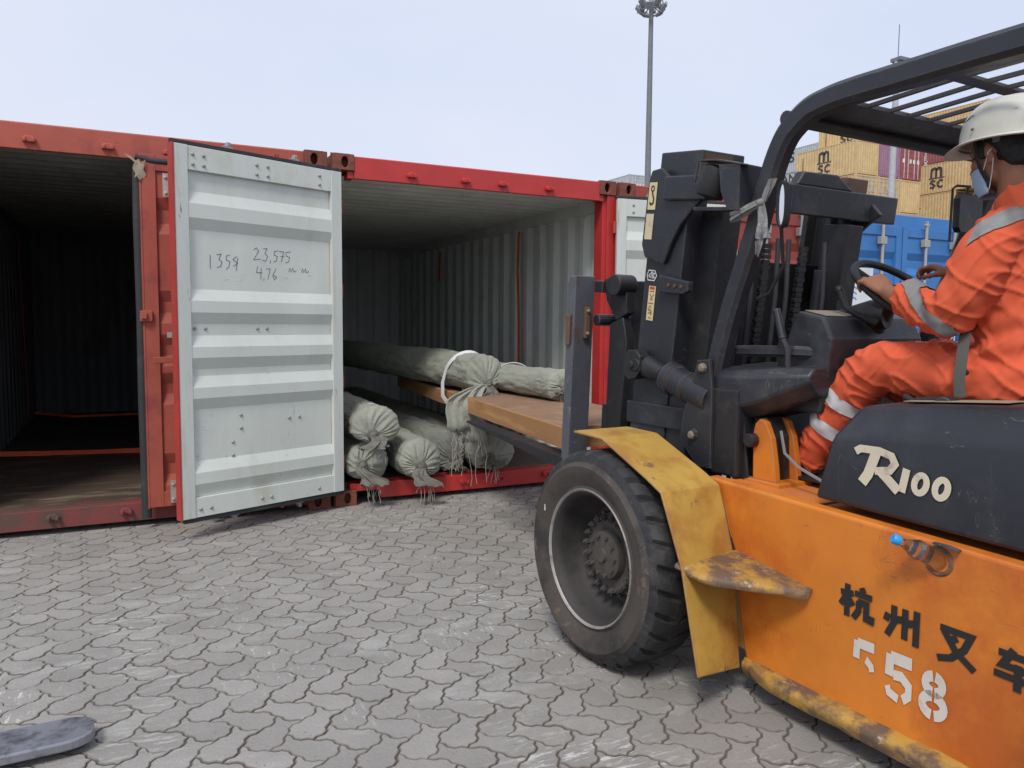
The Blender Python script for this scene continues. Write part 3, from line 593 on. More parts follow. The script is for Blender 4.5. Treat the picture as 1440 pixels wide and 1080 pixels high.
# ------------------------------------------------------------------ tarpaulin-wrapped rolls
def roll(name, E_, d, length, r, label, seed=0, squash=1.0, tail=.14, tdir=(0, -.35, -1), mc=cloth, group='tarpaulin rolls', knot=(0, -.15), pleats=17, sag=0., tie=True):
    E_ = V(E_); d = V(d).normalized(); upv = V((0, 0, 1)); sx = d.cross(upv).normalized()*-1; uz = sx.cross(d)*-1
    if uz.z < 0: uz = -uz
    m = MB(); n = 96; rnd = random.Random(seed); ph = [rnd.uniform(0, 6.28) for _ in range(8)]
    rows = []
    L = 150
    def rad(t, th):
        q = V((math.cos(th)*1.3, math.sin(th)*1.3, t*2.2+seed*3.1))
        k = 1+.085*noise.noise(q)+.045*noise.noise(q*2.7)+.022*noise.noise(q*6.5)+.012*noise.noise(V((math.cos(th)*5, math.sin(th)*5, t*3+seed)))
        # slack creases running round and along
        k += .012*math.sin(3*th+t*2+ph[0])+.016*abs(math.sin(7*t+2.2*math.sin(th+ph[1])+3*noise.noise(q*.8)))-.014*abs(noise.noise(V((th*2.2, t*1.1, seed))))*2
        rg = 1-abs(noise.noise(V((math.cos(th)*2.2+t*1.6, math.sin(th)*2.2-t*2.0, t*1.2+seed*1.7))))*2.4; rg2 = 1-abs(noise.noise(V((math.cos(th)*3.4-t*3.4, math.sin(th)*3.4+t*1.5, seed*2.3))))*2.4
        k += .045*max(0, rg)**3+.030*max(0, rg2)**4-.02
        bl = max(0, -math.sin(th)-.72)   # flat underside
        return r*k*(1-bl*.38)
    for i in range(L+1):
        t = length*(i/L)**1.6
        c = E_+d*t-upv*sag*math.sin(math.pi*min(1, t/length))
        rows.append([c+sx*math.cos(th)*rad(t, th)*squash+uz*math.sin(th)*rad(t, th)/squash**.3 for th in [2*math.pi*k/n for k in range(n)]+[0]])
    # gathered end: pleated disc drawn to a knot
    cap = []; K = 12
    for j in range(1, K+1):
        f = j/K; row = []
        for k in list(range(n))+[0]:
            th = 2*math.pi*k/n
            R0 = rad(0, th); rr = R0*(1-f)**.85+ .16*r*f
            wv_ = .22*math.sin(2*th+ph[3])+.16*math.sin(3*th+ph[5])+.5*noise.noise(V((math.cos(th)*1.6, math.sin(th)*1.6, seed+f*.9))); pl = math.sin(pleats*(th+wv_)+ph[2]+f*1.5)*(.45+1.3*abs(noise.noise(V((math.cos(th)*2.5, math.sin(th)*2.5, seed*2+f)))))+.5*noise.noise(V((math.cos(th)*4, math.sin(th)*4, f*4+seed))); pl2 = math.sin(5*th+ph[4])
            out_ = .30*r*math.sin(min(1, f*1.25)*math.pi*.5)+pl*r*.055*math.sin(math.pi*min(1, f*1.1))+pl2*r*.03*f
            out_ *= 1
            kx = knot[0]*r*f; kz = knot[1]*r*f
            row.append(E_-d*out_+sx*(math.cos(th)*rr*squash+kx)+uz*(math.sin(th)*rr/squash**.3+kz))
        cap.append(row)
    m.grid(rows[::-1]+cap)
    m.add(rows[-1][:-1], [tuple(range(n))])
    o = m.build(name, mc, None, smooth=62); tag(o, label, 'tarpaulin roll', group)
    kc = E_-d*(.33*r)+sx*knot[0]*r+uz*knot[1]*r
    # tied neck and ragged tail
    t = MB(); t.ball(kc-d*.06*r, (.21*r, .2*r, .21*r), 12); td = V(tdir).normalized()
    nn = 26; rows = []
    steps = 12
    for i in range(steps+1):
        f = i/steps
        c = kc-d*(.22*r*math.sin(min(1, f*3)*math.pi/2))+td*tail*f+sx*.03*math.sin(f*5+ph[5])
        w_ = .17*r if f < .15 else r*(.17+.34*(f-.15)/.85*(1+.2*math.sin(9*f+ph[6])))
        row = []
        for k in range(nn+1):
            th = 2*math.pi*(k % nn)/nn
            q = 1+.38*math.sin(6*th+ph[7]+2*f)+.2*math.sin(11*th+ph[1]-3*f)
            rag = (.05*noise.noise(V((k*1.7, seed, 0))) if i == steps else 0)
            row.append(c+sx*math.cos(th)*w_*q-d*math.sin(th)*w_*q*.55+td*rag*1.2)
        rows.append(row)
    t.grid(rows); t.build('tied_end', frayed, o, smooth=70)
    if tie:
        b = MB(); b.tube([kc-d*.05*r+sx*math.cos(a)*.20*r+uz*math.sin(a)*.20*r for a in [2*math.pi*k/14 for k in range(14)]], .018*r/.17*.6+.003, 6, closed=True); b.tube([kc-d*.10*r+sx*math.cos(a)*.19*r+uz*math.sin(a+.3)*.19*r for a in [2*math.pi*k/14 for k in range(14)]], .010, 6, closed=True)
        b.build('tie', frayed, o, smooth=60)
    th_ = MB(); e = kc-d*.2*r+td*tail
    for k in range(9):
        p0 = e+sx*rnd.uniform(-.06, .06); l_ = rnd.uniform(.05, .16); pts = [p0]
        for q in range(4): pts.append(pts[-1]+V((rnd.uniform(-.012, .012), rnd.uniform(-.012, .012), -l_/4)))
        th_.tube(pts, .0012, 4)
    th_.build('loose_thread', thread, o)
    return o
yd = (0.03, 1, 0)
rl1 = roll('tarpaulin_roll', (1.205, -.02, .965), (-.035, 1, .005), 4.6, .163, 'long olive tarpaulin roll with a white webbing loop, on the timber slab', 1, tail=.20, tdir=(-.22, -.30, -.62), knot=(0, -.45), pleats=15)
roll('tarpaulin_roll', (1.475, -.80, .925), (-.05, 1, .0), 5.2, .122, 'olive tarpaulin roll with tidy pleated end, nearest the steel fork on the slab', 2, tail=.05, pleats=13, squash=1.12, knot=(.2, 0), tie=False)
roll('tarpaulin_roll', (.24, -.02, .33), (.02, 1, 0), 5.0, .158, 'tarpaulin roll lying on the container floor right beside the white door leaf', 3, tail=.16, tdir=(.35, -.5, -.9), knot=(.35, -.1), pleats=13)
roll('tarpaulin_roll', (.29, -.08, .605), (.0, 1, 0), 5.0, .160, 'topmost tarpaulin roll of the floor pile, stacked beside the white door leaf', 4, squash=1.12, tail=.10, tdir=(.1, -.5, -.9), knot=(.25, -.35))
roll('tarpaulin_roll', (.625, -.12, .335), (.03, 1, 0), 5.1, .162, 'second tarpaulin roll from the white door leaf, its knot hanging over the red sill', 5, tail=.15, tdir=(.05, -.55, -.9), knot=(.1, -.25))
roll('tarpaulin_roll', (.965, .18, .33), (.03, 1, 0), 5.0, .165, 'greyish tarpaulin roll under the hanging cloth tail, third from the white door leaf', 6, tail=.08, mc=cloth_d, knot=(-.2, -.3))
roll('tarpaulin_roll', (1.30, .02, .325), (.03, 1, 0), 5.0, .160, 'tarpaulin roll at the right end of the floor row, under the timber slab', 8, squash=1.2, tail=.06, mc=cloth, knot=(.3, -.2))
# hanging torn tail of the long roll
def torn_tail():
    m = MB(); rnd = random.Random(4)
    base = V((1.13, -.20, .90))
    for (dx, dy, dz, w_, s) in ((-.26, -.06, -.34, .060, 1), (-.13, -.05, -.44, .070, 2), (-.18, -.03, -.38, .05, 3)):
        rows = []
        for i in range(13):
            f = i/12; c = base+V((dx*min(1, f*2.1)**.8+.015*math.sin(f*6+s), dy*f-.02*math.sin(f*3), dz*f**1.6)); rows.append([])
            for k in range(15):
                u = k/14-.5; ww = w_*(.5+1.1*f**.8)
                rows[-1].append(c+V((u*2*ww*(1+.25*noise.noise(V((f*4, u*2, s+9)))), .030*noise.noise(V((u*3.2+s*2, f*2.5, s)))+.014*noise.noise(V((u*9, f*3, s*2))), (.045*noise.noise(V((k*1.3, s*5, 1))) if i == 12 else 0)+.02*abs(u)*f)))
        m.grid(rows)
    o = m.build('torn_cloth_tail', cloth, rl1, smooth=80)
    so_ = o.modifiers.new('t', 'SOLIDIFY'); so_.thickness = .004
    t = MB()
    for k in range(16):
        p = base+V((rnd.uniform(-.30, -.06), rnd.uniform(-.09, -.03), rnd.uniform(-.42, -.34))); l_ = rnd.uniform(.06, .42)
        pts = [p]
        for q in range(6): pts.append(pts[-1]+V((rnd.uniform(-.018, .02), rnd.uniform(-.01, .01), -l_/6)))
        t.tube(pts, .0014, 4)
    t.build('loose_thread', thread, rl1)
torn_tail()
# white webbing slings
wb = MB()
cx, cz, rr = 1.19, .965, .172
pts = [(cx+rr*math.cos(a)*1.02, .36-.10*math.sin(a), cz+rr*math.sin(a)) for a in [R(x) for x in range(-60, 190, 12)]]
pts += [(cx-rr-.035, .34, cz-.08), (cx-rr-.05, .30, cz-.19), (cx-rr+.0, .27, cz-.275), (cx-rr+.07, .25, cz-.275), (cx-rr+.12, .25, cz-.20), (cx-rr+.13, .26, cz-.13)]
wb.tube(pts, [(.003, .021)]*len(pts), 4, ref=(1, 0, 0)); o = wb.build('webbing_sling', webbing, None, smooth=60); tag(o, 'white webbing sling looped round the long roll and hanging at its side', 'webbing sling')
wb = MB(); pts = [(1.47+.137*math.cos(a), .0-.05*math.cos(a), .925+.126*math.sin(a)) for a in [R(x) for x in range(-30, 211, 12)]]
wb.tube(pts, [(.002, .018)]*len(pts), 4, ref=(1, 0, 0)); o = wb.build('webbing_sling', webbing, None, smooth=60); tag(o, 'thin white webbing band over the tidy roll nearest the fork', 'webbing sling')
wb = MB(); pts = [(.29+.172*math.cos(a), .12, .605+.150*math.sin(a)) for a in [R(x) for x in range(-10, 191, 12)]]
wb.tube(pts, [(.002, .012)]*len(pts), 4, ref=(1, 0, 0)); o = wb.build('webbing_sling', webbing, None, smooth=60); tag(o, 'thin white band round the topmost roll beside the white door leaf', 'webbing sling')
# timber slab carried on the forks
def slab():
    m = MB(); rnd = random.Random(2); Ls, Wd, Th = 4.5, .72, .118
    n = 40
    def edge(f, s): return .006*noise.noise(V((f*9, s, 0)))+.004*noise.noise(V((f*40, s, 3)))
    rows = []
    for i in range(n+1):
        f = i/n; y = Ls*f
        rows.append([(edge(f, 1), y, edge(f, 2)), (edge(f, 3), y, Th-.006), (.006, y, Th+edge(f, 4)*.4), (Wd/2, y, Th), (Wd-.006, y, Th+edge(f, 5)*.4), (Wd+edge(f, 6), y, Th-.006), (Wd+edge(f, 7), y, edge(f, 8)), (edge(f, 1), y, edge(f, 2))])
    m.grid(rows, mfun=lambda i, j: 1 if j in (2, 3) else 0); m.add(rows[0][:-1], [tuple(range(7))]); m.add(rows[-1][:-1], [tuple(range(7))])
    o = m.build('timber_slab', [timber, timber_t], None, smooth=35)
    o.location = (.750, -2.06, .702); o.rotation_euler = (R(-.2), 0, R(-6.5)); tag(o, 'thick rust-brown timber slab carried on the forks into the red container', 'timber slab')
slab()

# ------------------------------------------------------------------ forklift
PHI = R(94)
FO = V((.297+.95*math.cos(R(4)), -3.062+.95*math.sin(R(4)), 0))
FO = V((.297, -3.062, 0))-V((-math.cos(R(-4)), math.sin(R(-4)), 0))*.95
LC = -.10
def F2W(f, l, z): return FO+V((math.cos(PHI)*f-math.sin(PHI)*l, math.sin(PHI)*f+math.cos(PHI)*l, z))
fk = empty('forklift', FO, PHI); tag(fk, 'large worn orange forklift numbered 558 with black mast, carrying the timber slab', 'forklift')
def wheel(f, l, side, rad=.44, wid=.25, rim=.28, name='wheel', deep=.17):
    t = MB(); NL = 30; SUB = 8; n = NL*SUB; w_ = wid
    prof0 = [(0.0, rim), (-.004, rim+.012), (.004, rim+.030), (.020, rim+.065), (.022, rad-.062), (.006, rad-.045), (.004, rad-.040), (.000, rad-.030), (-.010, rad-.012), (-.030, rad-.002), (-.065, rad), (-.115, rad), (-.125, rad), (-w_+.125, rad), (-w_+.115, rad), (-w_+.065, rad), (-w_+.03, rad-.002), (-w_+.01, rad-.012), (-w_, rad-.03), (-w_, rim)]
    rows = []
    for k in range(n+1):
        a = 2*math.pi*(k % n)/n; s_ = (k % n) % SUB; row = []
        for (h, r_) in prof0:
            hh = -h
            inb = r_ > rad-.035
            rr_ = r_
            if s_ in (0, 1) and inb and (hh < .10 or hh > w_-.10): rr_ = r_-.017 if r_ > rad-.011 else r_-.008
            # lugs skewed a little
            a2 = a+.10*(min(hh, .11) if hh < w_/2 else min(w_-hh, .11))/.11
            row.append((rr_*math.cos(a2), h*side, rr_*math.sin(a2)))
        rows.append(row)
    t.grid(rows, mfun=lambda i, j: 1 if j < 5 else 0)
    root = bpy.data.objects.new(name, None); COL.objects.link(root); root.parent = fk; root.location = (f, l, rad-.003); root.rotation_euler = (0, R(11), 0)
    t.build('tyre', [tyre_m, tyre_side], root, smooth=28)
    S_ = side
    r_ = MB(); r_.lathe([(-.002*S_, rim+.002), (.005*S_, rim-.001), (.003*S_, rim-.006), (-.004*S_, rim-.010)], (0, 0, 0), (0, 1, 0), 72); r_.build('rim_edge', steel_edge, root, smooth=40)
    r_ = MB(); r_.lathe([(-.004*S_, rim-.010), (-.012*S_, rim-.022), (-.05*S_, rim-.030), (-.10*S_, rim-.036), (-.13*S_, rim-.045), (-deep*S_, rim-.075), (-(deep+.006)*S_, .15), (-(deep+.004)*S_, .01)], (0, 0, 0), (0, 1, 0), 72); r_.build('rim', rim_m, root, smooth=45)
    h = MB(); h.lathe([(-deep*S_, .175), (-(deep-.045)*S_, .165), (-(deep-.055)*S_, .155), (-(deep-.055)*S_, .105), (-(deep-.085)*S_, .098), (-(deep-.09)*S_, .09), (-(deep-.092)*S_, .03), (-(deep-.105)*S_, .026), (-(deep-.105)*S_, .001)], (0, 0, 0), (0, 1, 0), 64)
    for k in range(20):
        a = 2*math.pi*k/20; c = V((.150*math.cos(a), -(deep-.052)*S_, .150*math.sin(a))); h.tube([c, c+V((0, .022*S_, 0))], .0125, 6)
        c2_ = c+V((0, .022*S_, 0)); h.tube([c2_, c2_+V((0, .010*S_, 0))], .006, 6)
    for k in range(10):
        a = 2*math.pi*(k+.3)/10; c = V((.080*math.cos(a), -(deep-.089)*S_, .080*math.sin(a))); h.tube([c, c+V((0, .014*S_, 0))], .008, 6)
    for k in range(20):
        a = 2*math.pi*(k+.5)/20; h.obox((.170*math.cos(a), -(deep-.03)*S_, .170*math.sin(a)), ((math.cos(a), 0, math.sin(a)), (0, 1, 0), (-math.sin(a), 0, math.cos(a))), (.006, .02, .006))
    h.build('hub', hub_m, root, smooth=35)
    v = MB(); a = R(35); v.tube([((rim+.05)*math.cos(a), .012*S_, (rim+.05)*math.sin(a)), ((rim+.055)*math.cos(a+.07), .014*S_, (rim+.055)*math.sin(a+.09))], .004, 6)
    v.build('chalk_mark', mat('chalk', (.62, .58, .5), .9), root)
    return root
wl = wheel(0, .95, 1, rad=.435)
wi = wheel(0, .95-.29, 1, name='wheel', deep=.05) if False else None
wheel(0, 2*LC-.95, -1)
wheel(-2.05, .80, 1, rad=.42); wheel(-2.05, 2*LC-.80, -1, rad=.42)
ax_ = MB(); ax_.tube([(0, .70, .43), (0, 2*LC-.70, .43)], .11, 14); ax_.box(-.2, .2, LC-.25, LC+.25, .28, .62); ax_.tube([(-2.05, .6, .40), (-2.05, 2*LC-.6, .40)], .07, 10); ax_.build('axle', blackg, fk)

# chassis: long orange side box with slightly sloping deck
ch = MB(); yo, yi = .60, 2*LC-.60
side = [(-.30, .790), (-1.46, .752), (-2.55, .80), (-2.55, .30), (-2.30, .115), (-.535, .115), (-.50, .22), (-.345, .68)]
ch.prism([(f, yo, z) for f, z in side], (0, -.06, 0)); ch.build('chassis_side', orange, fk, bevel=.012, seg=3); ch = MB()
ch.prism([(f, yi, z) for f, z in side], (0, .06, 0))
ch.build('chassis_side', orange, fk, bevel=.012, seg=3)
dk_ = MB()
dk_.prism([(-.33, yo-.060, .776), (-.76, yo-.060, .762), (-.76, yo-.060, .735), (-.33, yo-.060, .745)], (0, -(yo-yi-.12), 0))
dk_.prism([(-.76, yo-.060, .762), (-1.46, yo-.060, .740), (-2.5, yo-.060, .775), (-2.5, yo-.06, .70), (-.76, yo-.06, .70)], (0, -(yo-yi-.12), 0))
dk_.box(-.60, -.54, yi+.06, yo-.06, .15, .70)
dk_.build('deck', orange_t, fk, bevel=.006)
cw = MB(); cw.prism([(-2.56, yi-.02, .28), (-2.56, yi-.02, 1.10), (-2.70, yi+.0, 1.16), (-3.02, yi, .95), (-3.02, yi, .40), (-2.9, yi, .28)], (0, yo-yi+.04, 0)); cw.build('counterweight', orange, fk, bevel=.05, seg=4)
# bottom rail
br = MB(); pts = [(-.50, .615, .128), (-.43, .655, .125), (-.50, .675, .118), (-1.0, .685, .112), (-1.6, .685, .115), (-2.2, .68, .12)]
rows = []
for i in range(60):
    f = i/59; x = -.52-1.7*f; dn = .006*noise.noise(V((x*9, 0, 0)))+.003*noise.noise(V((x*31, 4, 0)))
    o_ = .612+.040*min(1, f*10); rows.append([(x, .598, .146+dn), (x, o_-.012, .140+dn), (x, o_+.002+dn, .130), (x, o_+.004+dn, .112), (x, o_-.010, .082+dn), (x, .598, .078)])
br.grid(rows); br.add(rows[0], [tuple(range(6))]); br.build('bottom_rail', yellow_s, fk, smooth=50)
# fender
fe = MB(); fp = [(.175, .929), (-.02, .925), (-.10, .893), (-.30, .812), (-.385, .772), (-.425, .69), (-.505, .52), (-.60, .165)]
th = .010
def sheet(profile, y0, y1, th, m=0, nseg=6):
    q = []
    P = [V((a, 0, b)) for a, b in profile]; inn = []
    for i, p_ in enumerate(P):
        t_ = (P[min(i+1, len(P)-1)]-P[max(i-1, 0)]).normalized(); nrm = V((t_.z, 0, -t_.x)); inn.append(p_-nrm*th if nrm.z < 0 else p_-nrm*th)
    rows = []
    for j in range(nseg+1):
        y = y0+(y1-y0)*j/nseg
        tw = lambda p_: p_.x+.085*(j/nseg)*max(0, min(1, (.78-p_.z)/.6))
        tz = lambda p_: p_.z-(.062*(j/nseg) if p_.z < .2 else 0)
        rows.append([(tw(p_), y, tz(p_)) for p_ in P]+[(tw(p_), y, tz(p_)) for p_ in inn[::-1]]+[(tw(P[0]), y, P[0].z)])
    fe.grid(rows, m); fe.add(rows[0][:-1], [tuple(range(len(rows[0])-1))]); fe.add(rows[-1][:-1], [tuple(range(len(rows[0])-1))])
sheet(fp, .905, .615, .010); fe.noweld = False
fe.build('fender', yellow, fk, smooth=18, bevel=.003)
# inner wall of the wheel arch
ia = MB(); ia.prism([(.17, .612, .90), (-.035, .612, .89), (-.30, .612, .78), (-.39, .612, .68), (-.48, .612, .50), (-.50, .612, .40), (-.36, .612, .40), (-.33, .612, .75), (.17, .612, .80)], (0, -.012, 0)); ia.build('arch_plate', blackg, fk)
# inner fender apron running down from the rear fender sheet to chassis side
ap = MB(); ap.prism([(-.40, .603, .70), (-.46, .603, .52), (-.525, .603, .175), (-.49, .603, .175), (-.36, .603, .60)], (0, -.008, 0)); ap.build('apron', yellow, fk)
# upper step
stp = MB(); rows = []
for i in range(25):
    f = i/24; x = -.46-.35*f; o_ = (.90-.035*f if f < .35 else .888-.26*((f-.35)/.65)**1.15); dn = .006*noise.noise(V((x*22, 0, 7))); z = .535-.045*f
    rows.append([(x, .600, z+.002), (x, (o_+.6)/2, z+.001), (x, o_-.018, z), (x, o_-.004+dn, z-.008), (x, o_+dn*1.6, z-.018), (x, o_-.006, z-.030+dn*1.5), (x, o_-.016, z-.016), (x, .600, z-.010)])
stp.grid(rows); stp.add(rows[0], [tuple(range(8))]); stp.add(rows[-1], [tuple(range(8))]); stp.build('step', yellow_s, fk, smooth=45)
# battery / engine hood
hd_ = MB(); hp = [(-.775, .795), (-1.44, .783), (-2.45, .83)]; yh = .565
def hoodring(f, zb):
    zt = 1.028+.075*(-.78-f); return [(f, yh, zb), (f+.004, yh-.004, zt-.03), (f-.0, yh-.012, zt-.01), (f-.006, yh-.075, zt+.075), (f-.006, yh-.10, zt+.088), (f-.006, .28, zt+.092), (f, .26, zt+.06), (f, .26, zb)]
r0 = hoodring(-.775, .795); r0 = [(x+(.0 if i in (0, 7) else -.0), y, z) for i, (x, y, z) in enumerate(r0)]
tl = {0: .0, 1: -.055, 2: -.062, 3: -.095, 4: -.10, 5: -.10, 6: -.09, 7: 0}
r0 = [(x+tl[i], y, z) for i, (x, y, z) in enumerate(r0)]
rows = [[(x, y, z) for x, y, z in r0]]
for f, zb in ((-1.1, .785), (-1.44, .775), (-2.0, .80), (-2.45, .825)): rows.append(hoodring(f, zb))
rows = [r+[r[0]] for r in rows]
hd_.grid(rows, mfun=lambda i, j: 1 if j in (4, 5) else 0); hd_.add(rows[0][:-1], [tuple(range(8))]); hd_.add(rows[-1][:-1], [tuple(range(8))])
hd = hd_.build('hood', [blackh, hoodtop], fk, bevel=.014, seg=3, smooth=30)
hr = MB(); hr.box(-2.45, -.88, 2*LC-.56, .25, .80, 1.02); hr.build('engine_cover', seat_m, fk, bevel=.02)
tb = MB(); tb.prism([(-1.0, .32, 1.139), (-1.32, .32, 1.163), (-1.32, .44, 1.163), (-1.0, .44, 1.139)], (0, 0, .002)); tb.build('top_label', mat('stained_label', (.34, .29, .20), .6, c2=(.2, .15, .1), amt=.5, scale=20), hd).rotation_euler = (0, 0, 0)
# R100 lettering
U_ = (-.985, -.0715, 0)
o_ = V((-.955, yh+.0025, .880)); ux = V((-.93, 0, -.033)); uz = V((0, 0, .92))
lt = MB(); w1 = .032
lt.ribbon([(-.03, .105), (-.01, .118), (.06, .122), (.105, .112), (.118, .088), (.100, .062), (.045, .050)], .026, o_, ux, uz)
lt.ribbon([(.050, .118), (.022, .035), (.000, .000)], .036, o_+V((0, .0006, 0)), ux, uz)
lt.ribbon([(.062, .058), (.100, .028), (.135, .000)], .034, o_+V((0, .0012, 0)), ux, uz)
lt.ribbon([(.160, .080), (.145, .0)], .026, o_, ux, uz)
for xx in (.213, .282):
    lt.ribbon([(xx-.012+a, b) for a, b in [(q[0]+.18*q[1], q[1]) for q in arc(.0, .040, .020, .030, 0, 360, 20)[:-1]]], .021, o_, ux, uz, closed=True)
lt.build('hood_lettering', creamp, hd)
# painted company name and truck number on the chassis side
def hanzi():
    m = MB(); w_ = .185
    G = {
     'hang': [[(0, .68), (.42, .74)], [(.22, .98), (.22, .0)], [(.20, .66), (.02, .30)], [(.24, .60), (.42, .38)], [(.66, 1.0), (.74, .86)], [(.46, .78), (1., .78)], [(.60, .58), (.60, .30), (.44, .02)], [(.56, .56), (.84, .56), (.84, .12), (1.0, .10), (1.02, .26)]],
     'zhou': [[(.26, .95), (.26, .45), (.08, .04)], [(.58, .95), (.58, .08)], [(.90, 1.0), (.90, .0)], [(.10, .68), (.04, .45)], [(.40, .70), (.46, .50)], [(.72, .70), (.78, .50)]],
     'cha': [[(.08, .86), (.86, .86), (.70, .45), (.38, .12), (.04, .0)], [(.18, .80), (.50, .34), (.98, .0)], [(.40, .74), (.50, .58)]],
     'che': [[(.10, .84), (.90, .84)], [(.44, 1.0), (.20, .54), (.88, .54)], [(.02, .28), (.98, .28)], [(.56, .66), (.56, -.02)]]}
    s = .108
    for k, (f, z) in zip(('hang', 'zhou', 'cha', 'che'), ((-.920, .446), (-1.078, .430), (-1.242, .424), (-1.402, .415))):
        m = MB()
        for i, pl in enumerate(G[k]): m.ribbon(pl, w_, (f, yo+.0022+.0003*i, z), (-s*1.05, 0, -.002), (0, 0, s))
        m.build('painted_character', ink, fk)
    n = MB()
    def five(o, s, part=False):
        n.ribbon([(.90, .94), (.14, .94)], .28, o, (-s*.66, 0, 0), (0, 0, s)); n.ribbon([(.12, 1.0), (.10, .50)], .30, o+V((0, .0003, 0)), (-s*.66, 0, 0), (0, 0, s))
        n.ribbon([(.26, .55), (.55, .58), (.82, .42), (.82, .2), (.62, .06)] if not part else [(.55, .56), (.80, .42), (.84, .28)], .23, o+V((0, .0006, 0)), (-s*.66, 0, 0), (0, 0, s))
        if not part: n.ribbon([(.46, .04), (.12, .12), (.06, .26)], .20, o+V((0, .0009, 0)), (-s*.66, 0, 0), (0, 0, s))
    five(V((-.979, yo+.003, .264)), .116, True); n.build('stencilled_digit', whitep, fk); n.v, n.f, n.m = [], [], []; five(V((-1.092, yo+.003, .243)), .136); n.build('stencilled_digit', whitep, fk); n.v, n.f, n.m = [], [], []
    o = V((-1.196, yo+.003, .240)); s = .130
    ux_ = V((-s*.7, 0, 0)); uz_ = V((0, 0, s))
    for (cy, ry, rx) in ((.76, .19, .28), (.27, .22, .36)):
        n.ribbon(arc(.5, cy, rx, ry, 98, 262, 10), .25, o, ux_, uz_); n.ribbon(arc(.5, cy, rx, ry, 82, -82, 10), .25, o, ux_, uz_)
    n.build('stencilled_digit', whitep, fk)
hanzi()
# filler hole with torn rim
fh = MB(); fh.lathe([(.0, .045), (.004, .040), (.003, .032), (-.012, .028), (-.03, .026), (-.03, .001)], (-1.235, yo+.001, .705), (0, 1, 0), 22); fh.build('filler_hole', mat('burnt_metal', (.20, .10, .06), .7, c2=(.09, .05, .04), amt=.5, scale=30, bump=.4), fk, smooth=40)
rb = MB(); rb.tube([(-1.30, yo+.010, .752), (-1.265, yo+.013, .758), (-1.225, yo+.008, .757)], [(.004, .012)]*3, 6); rb.build('bent_clip', forkst, fk)

# overhead guard
def pillar(y, out=1):
    m = MB(); prof = [(-.11, 1.02), (-.165, 1.22), (-.235, 1.45), (-.330, 1.70), (-.39, 1.88), (-.436, 2.003), (-.481, 2.084), (-.529, 2.130), (-.599, 2.172), (-.679, 2.190), (-.771, 2.198), (-.945, 2.20), (-1.33, 2.203), (-1.9, 2.19), (-2.1, 2.14)]
    pts = []
    for i in range(len(prof)-1):
        for k in range(4):
            f = k/4; p0 = prof[max(i-1, 0)]; p1 = prof[i]; p2 = prof[i+1]; p3 = prof[min(i+2, len(prof)-1)]
            pts.append(tuple(.5*((2*p1[j])+(-p0[j]+p2[j])*f+(2*p0[j]-5*p1[j]+4*p2[j]-p3[j])*f*f+(-p0[j]+3*p1[j]-3*p2[j]+p3[j])*f**3) for j in (0, 1)))
    pts.append(prof[-1])
    # rounded-box section 0.11 deep (in the bending plane) x 0.08
    L = len(pts); rows = []
    for i, (a, b) in enumerate(pts):
        t_ = V((pts[min(i+1, L-1)][0]-pts[max(i-1, 0)][0], pts[min(i+1, L-1)][1]-pts[max(i-1, 0)][1])).normalized(); n_ = V((-t_.y, t_.x))
        if n_.y > 0 or (abs(n_.y) < .01): n_ = -n_
        D = .082; wd = .075; ch_ = .016; row = []
        for (u, v_) in ((ch_, 0), (D-ch_, 0), (D, ch_), (D, wd-ch_), (D-ch_, wd), (ch_, wd), (0, wd-ch_), (0, ch_)):
            row.append((a-t_.y*0+n_.x*u*-1*-1, y-out*v_, b+n_.y*u))
        rows.append(row+[row[0]])
    m.grid(rows); return m.build('guard_pillar', blackp, fk, smooth=40)
pillar(.50, 1); pillar(-.95, -1)
cb = MB(); cb.tube([(-.532, .492, 2.122), (-.532, -.96, 2.122)], [(.026, .026)]*2, 12, ref=(0, 0, 1)); cb.build('guard_crossbar', blackp, fk, smooth=40)
rf_ = MB()
def roofz(f): return 2.150+.026*min(1, (-.56-f)/.4)+.010*max(0, -1-f)
y0_, y1_ = .425, -.875
rf_.prism([(-.53, y0_, 2.150), (-.70, y0_, 2.166), (-.70, y0_, 2.152), (-.53, y0_, 2.132)], (0, y1_-y0_, 0))
for i, f in enumerate((-1.02, -1.36, -1.70, -2.0)): rf_.box(f-.028, f+.028, y1_, y0_, roofz(f)-.006, roofz(f)+.004)
for k in range(10):
    y = y0_-.05-.122*k; rf_.tube([(-.68, y, roofz(-.69)), (-1.0, y, roofz(-1.0)), (-2.0, y, roofz(-2.0))], [(.006, .010)]*3, 4, ref=(0, 0, 1))

rf_.build('guard_grille', blackp, fk)
# pillar base plate, cowl, console
bp_ = MB(); bp_.prism([(f, .520, z) for f, z in ((-.055, .90), (-.07, 1.0), (-.150, 1.235), (-.215, 1.240), (-.235, 1.12), (-.235, .80), (-.155, .80))], (0, -.014, 0))
for (f, z) in ((-.17, 1.20), (-.14, .93)): bp_.lathe([(0, .022), (.012, .020), (.014, 0)], (f, .520, z), (0, 1, 0), 6)
bp_.build('base_plate', blackp, fk, bevel=.002)
bt = MB()
for (f, z) in ((-.185, 1.205), (-.135, .925)): bt.lathe([(0, .019), (.014, .018), (.020, .012), (.021, 0)], (f, .521, z), (0, 1, 0), 8)
bt.build('bolt', mat('dusty_bolt', (.22, .17, .13), .6), fk)
gs = MB(); gs.lathe([(0, .026), (.001, .025), (.0012, 0)], (-.165, .521, 1.075), (0, 1, 0), 20); gs.build('round_green_sticker', mat('faded_green', (.12, .30, .20), .5, c2=(.35, .42, .36), amt=.4, scale=60), fk)
pb = MB(); pb.box(-.36, -.22, .40, .505, .78, 1.13); pb.build('pillar_foot', blackg, fk, bevel=.012)
cwl = MB(); rows = []
